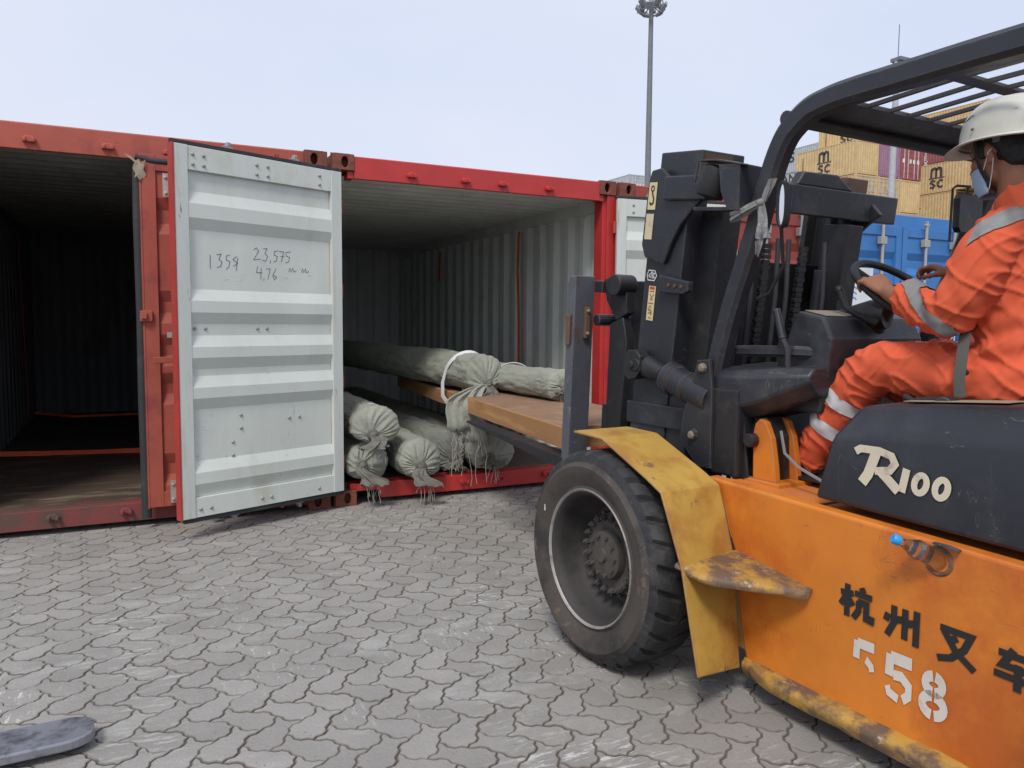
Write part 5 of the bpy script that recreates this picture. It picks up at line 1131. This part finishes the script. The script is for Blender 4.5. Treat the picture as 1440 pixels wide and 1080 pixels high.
# forearms and hands
LW = P_(-.800, .262, 1.500); RW = P_(-.80, -.12, 1.57)
limb(body, [Pr(-1.00, .29, 1.43, .040, .040), Pr(-.88, .27, 1.465, .036, .034), (*LW, .026, .023)], 14)
rimL = SWc+(sa*math.cos(R(112))+sb*math.sin(R(112)))*RS
hand(body, LW, V(P_(-.715, .243, 1.562))-V(LW), (.55, -.55, -.6), (.25, .75, -.5), curl=(30, 55, 50), thumb=-1, s=1.0)
limb(body, [Pr(-1.02, -.16, 1.50, .040, .040), Pr(-.92, -.14, 1.54, .034, .032), (*RW, .026, .023)], 14)
hand(body, RW, V(P_(-.70, -.10, 1.625))-V(RW), (.45, .1, -1), (.1, 1, 0), curl=(35, 55, 55), thumb=1)
# trunk and legs inside the coverall
limb(body, [Pr(-1.15, .08, 1.73, .07, .14), Pr(-1.18, .08, 1.50, .10, .15), Pr(-1.22, .08, 1.24, .10, .15)], 20, ref=(1, 0, 0))
for l_ in (.20, -.03):
    limb(body, [Pr(-1.20, l_-.01, 1.21, .075, .08), Pr(-.78, l_+.03, 1.235, .055, .055), Pr(-.62, l_+.03, 1.02, .045, .045), Pr(-.50, l_+.03, .86, .034, .034), Pr(-.40, l_+.03, .835, .03, .04)], 16)
for s_, w_ in ((1, LW), (-1, RW)):
    sh = Pr(-1.17, .08+s_*.19, 1.66, .055, .055); limb(body, [sh, Pr(-1.10, .08+s_*.235, 1.53, .045, .045), Pr(-1.02, .08+s_*.225, 1.43+(.05 if s_ < 0 else 0), .040, .040)], 14)
bme = remesh(body, 'person', .0048, 4)
person = mesh_ob('person', bme, skin_m)
person.location = PO; person.rotation_euler = (0, 0, PHI)
tag(person, 'person in orange coverall, white hard hat and pale mask sitting at the forklift wheel', 'person')
# eyes and eyebrows
q = MB()
for s_ in (1, -1):
    m = MB(); m.ball((0, 0, 0), (.011, .013, .010), 14); q.add([hp_(v[0]+.071, v[1]+s_*.031, v[2]+.001) for v in m.v], m.f)
q.build('eye', mat('eye_dark', (.06, .045, .04), .2), person, smooth=60)
# hair
q = MB()
def hb(c, r, n=22):
    m = MB(); m.ball((0, 0, 0), r, n); q.add([hp_(v[0]+c[0], v[1]+c[1], v[2]+c[2]) for v in m.v], m.f)
hb((-.030, 0, .030), (.090, .0815, .075)); hb((-.050, 0, -.015), (.062, .072, .048)); hb((-.060, 0, -.045), (.045, .060, .035))
for s_ in (1, -1): hb((.022, s_*.066, .018), (.022, .012, .036), 14)
hme = remesh(q, 'hair', .005, 3, lambda c, n_: .0025*noise.noise(V((c.x*120, c.y*120, c.z*30)))); mesh_ob('hair', hme, hair_m, person)
# hard hat: dome with ridges, brim and inner band
q = MB(); rows = []; nn = 48
HM2 = Matrix.Rotation(R(1), 3, 'Y') @ Matrix.Rotation(R(-6), 3, 'Z')
def hq_(x, y, z): return tuple(hc+HM2 @ V((x, y, z-.010)))
def hatr(a, f):
    ca_ = math.cos(a); fx = .142 if ca_ > 0 else .148
    return fx, .120
for j in range(15):
    f = j/14; ph = f*math.pi/2
    row = []
    for k in range(nn+1):
        a = 2*math.pi*k/nn; fx, fy = hatr(a, f); rr_ = math.sin(ph)**.80; z = .138*math.cos(ph)**.85
        rid = .006*math.exp(-((math.sin(a)*rr_*fy)/.018)**2)*(1 if f > .02 else 1)+.0025*math.exp(-(((abs(math.sin(a))*rr_*fy)-.055)/.010)**2)
        row.append(hq_(-.012+math.cos(a)*fx*rr_, math.sin(a)*fy*rr_, .048+z+rid*math.cos(ph)))
    rows.append(row)
for (ex, dz) in ((.006, -.006), (.016, -.010), (.020, -.013), (.016, -.016), (.0, -.013)):
    row = []
    for k in range(nn+1):
        a = 2*math.pi*k/nn; fx, fy = hatr(a, 1); br_ = ex*(1+2.1*max(0, math.cos(a))**2.2); row.append(hq_(-.012+math.cos(a)*(fx+br_), math.sin(a)*(fy+ex), .048+dz-(.012*max(0, math.cos(a))**3*(ex/.02))+.004*math.sin(a)**2))
    rows.append(row)
q.grid(rows); ht = q.build('hard_hat', hat_m, person, smooth=50); sm = ht.modifiers.new('so', 'SOLIDIFY'); sm.thickness = .003
q = MB(); q.lathe([(0, .005), (.003, .004), (.004, 0)], hq_(.02, .121, .078), HM2 @ V((0, 1, .2)), 10)
for a0, a1, zz in ((.3, 1.25, .098), (1.7, 2.3, .09), (.9, 1.5, .062)): q.tube([hq_(-.012+math.cos(a0+(a1-a0)*i/8)*.1305, math.sin(a0+(a1-a0)*i/8)*.1065+.002, zz+.004*i+.002*math.sin(i*3)) for i in range(9)], .0011, 4)
q.build('scratches', mat('hat_mark', (.09, .085, .08), .6), ht)
q = MB(); q.tube([hp_(-.03, .086, .030), hp_(-.075, .062, .030), hp_(-.10, .02, .030), hp_(-.10, -.02, .030), hp_(-.075, -.062, .030)], [(.014, .002)]*5, 8, ref=(0, 0, 1)); q.build('head_band', mat('grey_band', (.22, .21, .20), .6), ht)
# mask with ear loops, chin strap
q = MB(); rows = []
for j in range(9):
    f = j/8; row = []
    for k in range(17):
        a = R(-78+156*k/16); z = -.038-.088*f; rx = (.092-.014*abs(f-.3)) if f < .8 else .080; row.append(hp_(.012+math.cos(a)*rx+.002*math.sin(f*20), math.sin(a)*(.066-.012*f), z))
    rows.append(row)
q.grid(rows); mk = q.build('face_mask', mask_m, person, smooth=70); sm = mk.modifiers.new('so', 'SOLIDIFY'); sm.thickness = .003
q = MB()
for s_ in (1, -1):
    q = MB(); q.tube([hp_(.030, s_*.062, -.050), hp_(.010, s_*.074, -.030), hp_(-.010, s_*.086, -.008), hp_(-.022, s_*.086, .0)], .0017, 5); q.tube([hp_(.024, s_*.058, -.115), hp_(.0, s_*.068, -.07), hp_(-.022, s_*.084, -.030)], .0015, 5)
    q.build('ear_loop', mat('white_elastic', (.7, .7, .68), .7), mk)
q = MB(); q.tube([hp_(.030, .080, .048), hp_(.040, .072, .0), hp_(.035, .066, -.05), hp_(.02, .058, -.105), hp_(.015, .02, -.13), hp_(.015, -.02, -.13), hp_(.02, -.058, -.105), hp_(.035, -.066, -.05), hp_(.030, -.080, .048)], [(.006, .0015)]*9, 6, ref=(1, 0, 0)); q.build('chin_strap', mat('black_strap', (.015, .015, .015), .7), ht)
# coverall: fused loose garment with wrinkles
cv = MB()
limb(cv, [Pr(-1.135, .08, 1.785, .074, .078), Pr(-1.15, .08, 1.74, .085, .125), Pr(-1.155, .08, 1.66, .118, .20), Pr(-1.16, .08, 1.54, .142, .208), Pr(-1.18, .08, 1.40, .150, .200), Pr(-1.20, .08, 1.28, .150, .200), Pr(-1.22, .08, 1.20, .125, .195)], 30, ref=(1, 0, 0))
# left arm, right arm
limb(cv, [Pr(-1.17, .235, 1.675, .075, .075), Pr(-1.155, .300, 1.60, .083, .080), Pr(-1.125, .330, 1.50, .080, .078), Pr(-1.065, .325, 1.425, .080, .076), Pr(-.985, .295, 1.435, .072, .070), Pr(-.91, .265, 1.462, .062, .060), Pr(-.865, .245, 1.480, .054, .052)], 22)
limb(cv, [Pr(-1.17, -.09, 1.67, .075, .075), Pr(-1.12, -.15, 1.58, .075, .075), Pr(-1.04, -.17, 1.49, .068, .068), Pr(-.95, -.15, 1.52, .058, .058), Pr(-.86, -.13, 1.555, .050, .050)], 22)
cv.lathe([(-.012, .050), (0, .060), (.020, .063), (.036, .060), (.038, .046)], P_(-.885, .253, 1.472), (V(LW)-V(P_(-.91, .265, 1.462))), 22)
# thighs, shins
for l_, kn_ in ((.195, .235), (-.03, -.02)):
    limb(cv, [Pr(-1.24, l_-.02, 1.205, .112, .112), Pr(-1.08, l_, 1.215, .105, .110), Pr(-.92, kn_, 1.232, .097, .098), Pr(-.80, kn_, 1.238, .092, .090), Pr(-.725, kn_, 1.205, .090, .088), Pr(-.665, kn_, 1.13, .084, .082), Pr(-.60, kn_, 1.03, .080, .078), Pr(-.535, kn_, .93, .072, .074), Pr(-.50, kn_, .865, .066, .070)], 24)
# collar
cv.lathe([(0, .060), (.0, .080), (.03, .078), (.052, .072), (.052, .060)], P_(-1.14, .08, 1.755), (.28, .0, 1), 26)
def wr(c, n_):
    q = V((c.x, c.y, c.z))
    w1 = noise.noise(V((q.x*6, q.y*6, q.z*6)))
    def rdg(a, b, c_, o, sh): return max(0, 1-abs(noise.noise(V((a, b, c_+o))))*sh)
    u_, v_ = q.x*.77+q.z*.64, q.x*-.64+q.z*.77
    r1 = rdg(u_*5, v_*19, q.y*5, 0, 2.6); r2_ = rdg(u_*15, v_*5, q.y*6, 4, 3.2)
    # radiating folds at the knee, elbow and waist
    kn_ = math.exp(-(((c.x-.37)/.10)**2+((c.z-.06)/.13)**2)); el_ = math.exp(-(((c.x-.10)/.12)**2+((c.z-.31)/.10)**2)); wa_ = math.exp(-((c.z-.20)/.10)**2)*(1 if c.x < .12 else 0)
    f_ = .007*w1+.010*r1**3+.006*r2_**3-.004
    f_ += kn_*.004*math.sin(c.x*70+c.z*60)+el_*.003*math.sin(c.x*95-c.z*50+c.y*20)+wa_*.006*math.sin(c.z*75+c.x*22+c.y*6)
    return f_
cme = remesh(cv, 'coverall', .0062, 6, wr)
cvo = mesh_ob('coverall', cme, coverall_m, person)
# reflective bands cut from the garment surface between two planes
def band(name, c, d, w_, rad, m, keep=None, lift=.0050):
    c = V(c); d = V(d).normalized(); bm = bmesh.new(); bm.from_mesh(cme)
    far_ = [v for v in bm.verts if (v.co-c).length > rad]
    bmesh.ops.delete(bm, geom=far_, context='VERTS')
    for s_ in (1, -1):
        bmesh.ops.bisect_plane(bm, geom=bm.verts[:]+bm.edges[:]+bm.faces[:], plane_co=c+d*(w_/2*s_), plane_no=d*s_, clear_outer=True)
    if keep: bmesh.ops.delete(bm, geom=[f for f in bm.faces if not keep(f.calc_center_median())], context='FACES')
    bm.normal_update()
    for _ in range(6): bmesh.ops.smooth_vert(bm, verts=[v for v in bm.verts if not v.is_boundary], factor=.5, use_axis_x=True, use_axis_y=True, use_axis_z=True)
    for v in bm.verts: v.co = v.co+v.normal*lift
    me = bpy.data.meshes.new(name); bm.to_mesh(me); bm.free(); return mesh_ob(name, me, m, cvo)
band('reflective_band', P_(-1.0, .31, 1.447), (.62, -.05, -.78), .040, .15, reflect_m, keep=lambda c: c.y > .05 and c.z > .18)
band('reflective_band', P_(-1.13, .32, 1.60), (-.35, .35, -1), .05, .10, reflect_m) if False else None
band('reflective_band', P_(-1.14, .25, 1.665), (.75, .1, 1), .05, .24, reflect_m, keep=lambda c: c.x < .010)
band('reflective_band', P_(-.645, .235, 1.105), (.55, 0, -.85), .050, .13, reflect_w); band('reflective_band', P_(-.585, .235, 1.005), (.55, 0, -.85), .050, .12, reflect_w)
band('reflective_band', P_(-.645, -.02, 1.105), (.55, 0, -.85), .050, .13, reflect_w); band('reflective_band', P_(-.585, -.02, 1.005), (.55, 0, -.85), .050, .12, reflect_w)
q = MB()
for (f, z) in ((-1.085, 1.262), (-1.115, 1.235)): q.lathe([(0, .009), (.003, .008), (.004, 0)], P_(f, .296, z), (0, 1, .2), 10)
q.build('snap_button', blackg, cvo)
q = MB(); q.tube([P_(-1.115, .315, 1.36), P_(-1.12, .335, 1.30), P_(-1.12, .345, 1.22), P_(-1.125, .345, 1.16)], [(.002, .021)]*4, 6, ref=(0, 1, 0)); sbt = q.build('seat_belt', belt_m, None, smooth=60)
sbt.location = PO; sbt.rotation_euler = (0, 0, PHI); tag(sbt, 'grey seat belt webbing across the hip of the driver', 'seat belt')
# boots
q = MB()
for l_ in (.235, -.02): limb(q, [Pr(-.50, l_, .90, .050, .046), Pr(-.47, l_, .86, .050, .046), Pr(-.41, l_, .832, .036, .046), Pr(-.34, l_, .825, .030, .044)], 16)
q.build('boot', seat_m, person, smooth=50)

# ------------------------------------------------------------------ container stacks in the yard
yel = mat('cargo_yellow_hazed', (.60, .435, .215), .7, c2=(.52, .36, .17), amt=.45, scale=.8, c3=(.28, .15, .08), amt3=.10, scale3=3)  # yellow paled to tan: distance haze is mixed into the colour
yel2 = mat('cargo_yellow_door', (.55, .43, .25), .6, c2=(.40, .26, .12), amt=.5, scale=.8)
maroon = mat('cargo_maroon', (.30, .085, .085), .6, c2=(.21, .05, .055), amt=.45, scale=.8)
redc2 = mat('cargo_red', (.34, .075, .06), .6, c2=(.26, .06, .05), amt=.45, scale=.8)
purple = mat('cargo_purple', (.30, .16, .24), .6, c2=(.33, .13, .10), amt=.4, scale=1)
greyc = mat('cargo_grey', (.42, .46, .47), .6, c2=(.36, .39, .40), amt=.4, scale=.8)
brownc = mat('cargo_brown', (.24, .10, .06), .6, c2=(.18, .08, .05), amt=.5, scale=.8)
logo_d = mat('cargo_dark_lettering', (.045, .04, .035), .6); logo_w = mat('cargo_white_lettering', (.7, .68, .66), .6)
MESH = {}
def far_mesh(Lc):
    if Lc in MESH: return MESH[Lc]
    m = MB(); m.grid([[(d, y, z) for z in (.10, H-.06)] for y, d in corr(.12, Lc-.12, .278, .036)]); m.grid([[(W-d, y, z) for z in (.10, H-.06)] for y, d in corr(.12, Lc-.12, .278, .036)])
    m.grid([[(x, Lc-d, z) for z in (.10, H-.06)] for x, d in corr(.12, W-.12, .25, .04)])
    m.box(.06, W-.06, .1, Lc-.1, H-.07, H-.03); m.box(.06, W-.06, .1, Lc-.1, .1, .14)
    side_ = m
    f = MB()
    for x in (0, W-.12):
        for y in (0, Lc-.12): f.box(x, x+.12, y, y+.12, .10, H-.10)
        f.box(x, x+.12, .12, Lc-.12, H-.09, H-.03); f.box(x, x+.12, .12, Lc-.12, .02, .16)
    for y in (0, Lc-.12): f.box(.12, W-.12, y, y+.12, H-.14, H-.02); f.box(.12, W-.12, y, y+.12, .03, .17)
    e1 = MB(); e1.grid([[(x, .0+d, z) for z in (.10, H-.06)] for x, d in corr(.12, W-.12, .25, .04)])
    e2 = MB(); e2.box(.12, W/2-.008, .03, .07, .17, H-.14); e2.box(W/2+.008, W-.12, .03, .07, .17, H-.14)
    for z in (.55, .95, 1.40, 1.85, 2.2): e2.box(.14, W/2-.03, .012, .03, z-.04, z+.04); e2.box(W/2+.03, W-.14, .012, .03, z-.04, z+.04)
    rd = MB()
    for x in (.40, .85, 1.59, 2.04): rd.box(x-.02, x+.02, -.02, .01, .12, H-.10)
    for x in (.20, 1.0, 1.42, 1.9): rd.box(x, x+.24, -.006, .012, 1.30, 1.62)
    cs = MB()
    for x in (0, W-.16):
        for y in (0, Lc-.16):
            for z in (0, H-.118): cs.box(x-.003, x+.163, y-.003, y+.163, z, z+.118)
    MESH[Lc] = dict(side=side_, frame=f, wall=e1, doors=e2, rods=rd, cast=cs); return MESH[Lc]
CACHE = {}
def far_container(x, y, tier, m, label, end='wall', Lc=6.06, me_end=None, z0=None):
    fm = far_mesh(Lc); o = empty('cargo_container', (x, y, z0 if z0 is not None else tier*2.6)); tag(o, label, 'cargo container', 'cargo containers stacked in the yard')
    def part(key, nm, mm):
        k = (key, Lc, mm.name)
        if k not in CACHE:
            ob = fm[key].build(nm, mm, o); CACHE[k] = ob.data
        else: ob = bpy.data.objects.new(nm, CACHE[k]); COL.objects.link(ob); ob.parent = o
        return ob
    part('side', 'side_panel', m); part('frame', 'frame', m); part('cast', 'corner_casting', m)
    if end == 'wall': part('wall', 'end_wall', me_end or m)
    else:
        d_ = part('doors', 'end_door', me_end or m); r_ = part('rods', 'lock_rod', logo_w if end == 'white' else galv); r_.parent = d_
    return o
def stroke_logo(parent, yc, zc, s):
    """two rows of letters painted on the side that faces -x; reading direction is -y"""
    q = MB(); o = V((-.012, yc, zc)); ux = V((0, -1, 0)); uz = V((0, 0, 1))
    L = lambda pl, w_: q.ribbon([(a*s, b*s) for a, b in pl], w_*s, o, ux, uz)
    L([(-.42, .10), (-.42, .70), (-.18, .78), (-.05, .66), (-.05, .12)], .17); L([(-.05, .62), (.12, .78), (.32, .70), (.34, .12)], .17); L([(-.62, .06), (.62, .06)], .07)
    L([(-.08, -.16), (-.36, -.10), (-.46, -.24), (-.12, -.46), (-.22, -.62), (-.50, -.56)], .13); L([(.50, -.20), (.30, -.10), (.10, -.28), (.12, -.50), (.32, -.62), (.50, -.54)], .13)
    return q.build('line_lettering', logo_d, parent)
def column_txt(parent, txt, yc, zt, s, m):
    for i, ch_ in enumerate(txt):
        if ch_ != ' ': text_mb(ch_, s, (-.012, yc, zt-i*s*.86), (0, -1, 0), (0, 0, 1), off=.02).build('side_lettering', m, parent)
def small_marks(parent, yc, m):
    q = MB(); rnd = random.Random(5)
    for i in range(9): q.box(-.012, -.008, yc-.04, yc+.04, .5+i*.18, .5+i*.18+.11)
    q.build('side_marking', m, parent)
T = lambda n: n-1
sx1, sy1 = 48.9, 37.1
low = {1: (maroon, 'brown-red'), 2: (yel, 'yellow'), 3: (greyc, 'grey'), 4: (yel, 'yellow')}
ords = {1: 'bottom', 2: 'second', 3: 'third', 4: 'fourth', 5: 'fifth', 6: 'sixth', 7: 'seventh', 8: 'eighth'}
def fill(x, y, upto, where):
    for k in range(1, upto+1): mm, cn = low[(k-1) % 4+1]; far_container(x, y, k-1, mm, f'{cn} cargo container, {ords[k]} tier {where}')
fill(sx1, sy1, 4, 'of the stack seen left of the pale lamp pole')
c = far_container(sx1, sy1, 4, yel, 'yellow cargo container with barred doors under the lettered one', 'doors', me_end=yel2); 
c = far_container(sx1, sy1, 5, yel, 'yellow cargo container with dark two-line lettering and plain ribbed end, left of lamp pole'); stroke_logo(c, 3.1, 1.25, 1.15); small_marks(c, 5.3, logo_d)
fill(sx1+2.5, sy1, 4, 'of the stack directly left of the pale lamp pole')
far_container(sx1+2.5, sy1, 4, yel, 'yellow cargo container with doors right below the purple end', 'doors', me_end=yel2)
far_container(sx1+2.5, sy1, 5, purple, 'cargo container with a faded purple ribbed end beside the lamp pole')
c = far_container(sx1+2.5, sy1, 6, yel, 'yellow lettered cargo container topmost of its stack, partly behind the guard crossbar'); stroke_logo(c, 3.2, 1.35, 1.15); small_marks(c, 5.3, logo_d)
fill(sx1+5.0, sy1, 4, 'of the stack behind the pale lamp pole'); far_container(sx1+5.0, sy1, 4, yel, 'yellow cargo container under the one with white lock rods')
far_container(sx1+5.0, sy1, 5, maroon, 'maroon cargo container with white lock rods right of the lamp pole', 'white')
far_container(sx1+5.0, sy1, 6, maroon, 'maroon cargo container on top of the one with white lock rods')
# pale grey stack further back, between the guard pillar and the yellow stack
for k in range(1, 7): far_container(65, 55.9, k-1, greyc, f'light grey cargo container, {ords[k]} tier of the far pale stack')
c = far_container(65, 55.9, 6, greyc, 'light grey lettered cargo container second from top beside the guard pillar'); text_mb('AN', 1.30, (-.012, 60.85-55.9, 1.55), (0, -1, 0), (0, 0, 1), off=.02, sx=1.15).build('side_lettering', logo_d, c)
c = far_container(65, 55.9, 7, greyc, 'light grey cargo container with big dark letters, topmost beside the guard pillar'); text_mb('RS', 1.5, (-.012, 61.0-55.9, 1.15), (0, -1, 0), (0, 0, 1), off=.03, sx=1.25).build('side_lettering', logo_d, c)
# block on the right
gx = 62.3
fill(gx, 37.0, 4, 'of the right-hand block')
c = far_container(gx, 38.2, 4, yel, 'yellow lettered cargo container with brown end, just above the blue container', me_end=brownc); stroke_logo(c, 3.9, 1.35, 1.15)
c = far_container(gx, 37.0, 5, yel, 'yellow lettered cargo container under the maroon one with vertical white letters'); stroke_logo(c, 3.0, 1.2, 1.2); small_marks(c, 5.5, logo_d); small_marks(c, 5.2, mat('red_marks', (.4, .1, .05), .6))
c = far_container(gx, 36.4, 6, maroon, 'maroon cargo container with white letters running down its side'); column_txt(c, 'TEX', 4.9, .85, .55, logo_w)
fill(gx+2.7, 37.5, 7, 'of the row behind the right-hand block')
far_container(gx+2.7, 37.5, 7, yel, 'yellow cargo container on top, seen through the guard grille')
fill(gx, 30.1, 4, 'of the block behind the driver')
far_container(gx, 30.1, 4, redc2, 'brick-red cargo container low behind the far mirror')
c = far_container(gx, 30.1, 5, redc2, 'brick-red cargo container with white letters behind the driver mask'); column_txt(c, 'TEX', 5.4, 1.7, .50, logo_w)
far_container(gx, 30.1, 6, yel, 'yellow cargo container above the brick-red one, behind the hard hat')
# small grey stack seen past the mast top
for k in range(1, 7): far_container(49.7, 68.5, k-1, greyc, f'pale grey cargo container, {ords[k]} tier of the distant stack by the tall mast lamp')
far_container(49.7, 68.5, 6, greyc, 'pale grey cargo container with white lock rods, top of the distant stack', 'white', me_end=greyc)
for k in range(1, 8): far_container(52.3, 68.5, k-1, yel, f'cream yellow cargo container, {ords[k]} tier behind the mast sticker')

# ------------------------------------------------------------------ lamp masts
q = MB(); pd = 74.; dirx, diry = .5855, .811; px, py = CAM.x+dirx*pd, CAM.y+diry*pd; Zt = 30.5
lm = empty('high_mast_lamp', (px, py, 0)); tag(lm, 'tall dark grey lamp mast with a ring of floodlights against the sky', 'lamp mast')
q.tube([(0, 0, 0), (0, 0, 12), (0, 0, Zt+.8)], [.36, .30, .20], 16); q.build('pole', polem, lm, smooth=40)
q = MB()
for r_, z in ((1.05, Zt-.9), (.80, Zt+.15)): q.tube([(r_*math.cos(a), r_*math.sin(a), z) for a in [2*math.pi*k/24 for k in range(24)]], .075, 6, closed=True)
for k in range(8): a = 2*math.pi*k/8; q.tube([(.25*math.cos(a), .25*math.sin(a), Zt-.4), (1.25*math.cos(a), 1.25*math.sin(a), Zt-.9)], .05, 5); q.tube([(.95*math.cos(a), .95*math.sin(a), Zt+.15), (1.25*math.cos(a), 1.25*math.sin(a), Zt-.9)], .05, 5)
q.build('lamp_ring', polem, lm)
q = MB()
for k in range(10):
    a = 2*math.pi*k/10+.2; ca_, sa_ = math.cos(a), math.sin(a)
    q.obox((1.12*ca_, 1.12*sa_, Zt-.75+.35*(k % 2)), ((ca_, sa_, -.9), (-sa_, ca_, 0), (.9*ca_, .9*sa_, 1)), (.12, .30, .34))
q.build('floodlight', mat('lamp_housing', (.30, .31, .33), .5, .3), lm)
pd = 46.; dirx, diry = math.sin(R(51.75)), math.cos(R(51.75)); px, py = CAM.x+dirx*pd, CAM.y+diry*pd
lm = empty('lamp_pole', (px, py, 0)); tag(lm, 'pale grey lamp pole with boxy head in front of the container stacks', 'lamp pole')
q = MB(); q.tube([(0, 0, 0), (0, 0, 15.2)], [.19, .14], 12); q.build('pole', polel, lm, smooth=40)
q = MB(); q.box(-.15, .95, -.3, .3, 15.05, 15.22); q.box(-.10, .30, -.2, .2, 14.75, 15.05); q.build('lamp_head', polem, lm)
q = MB(); q.tube([(.05, 0, 15.2), (.05, 0, 16.9)], .022, 5); q.build('antenna', polem, lm)
# small sensor wires on the container roof line
for o in COL.objects:
    if o.parent is None and o.type in ('MESH', 'EMPTY') and 'kind' not in o and 'label' not in o: print('UNTAGGED', o.name)
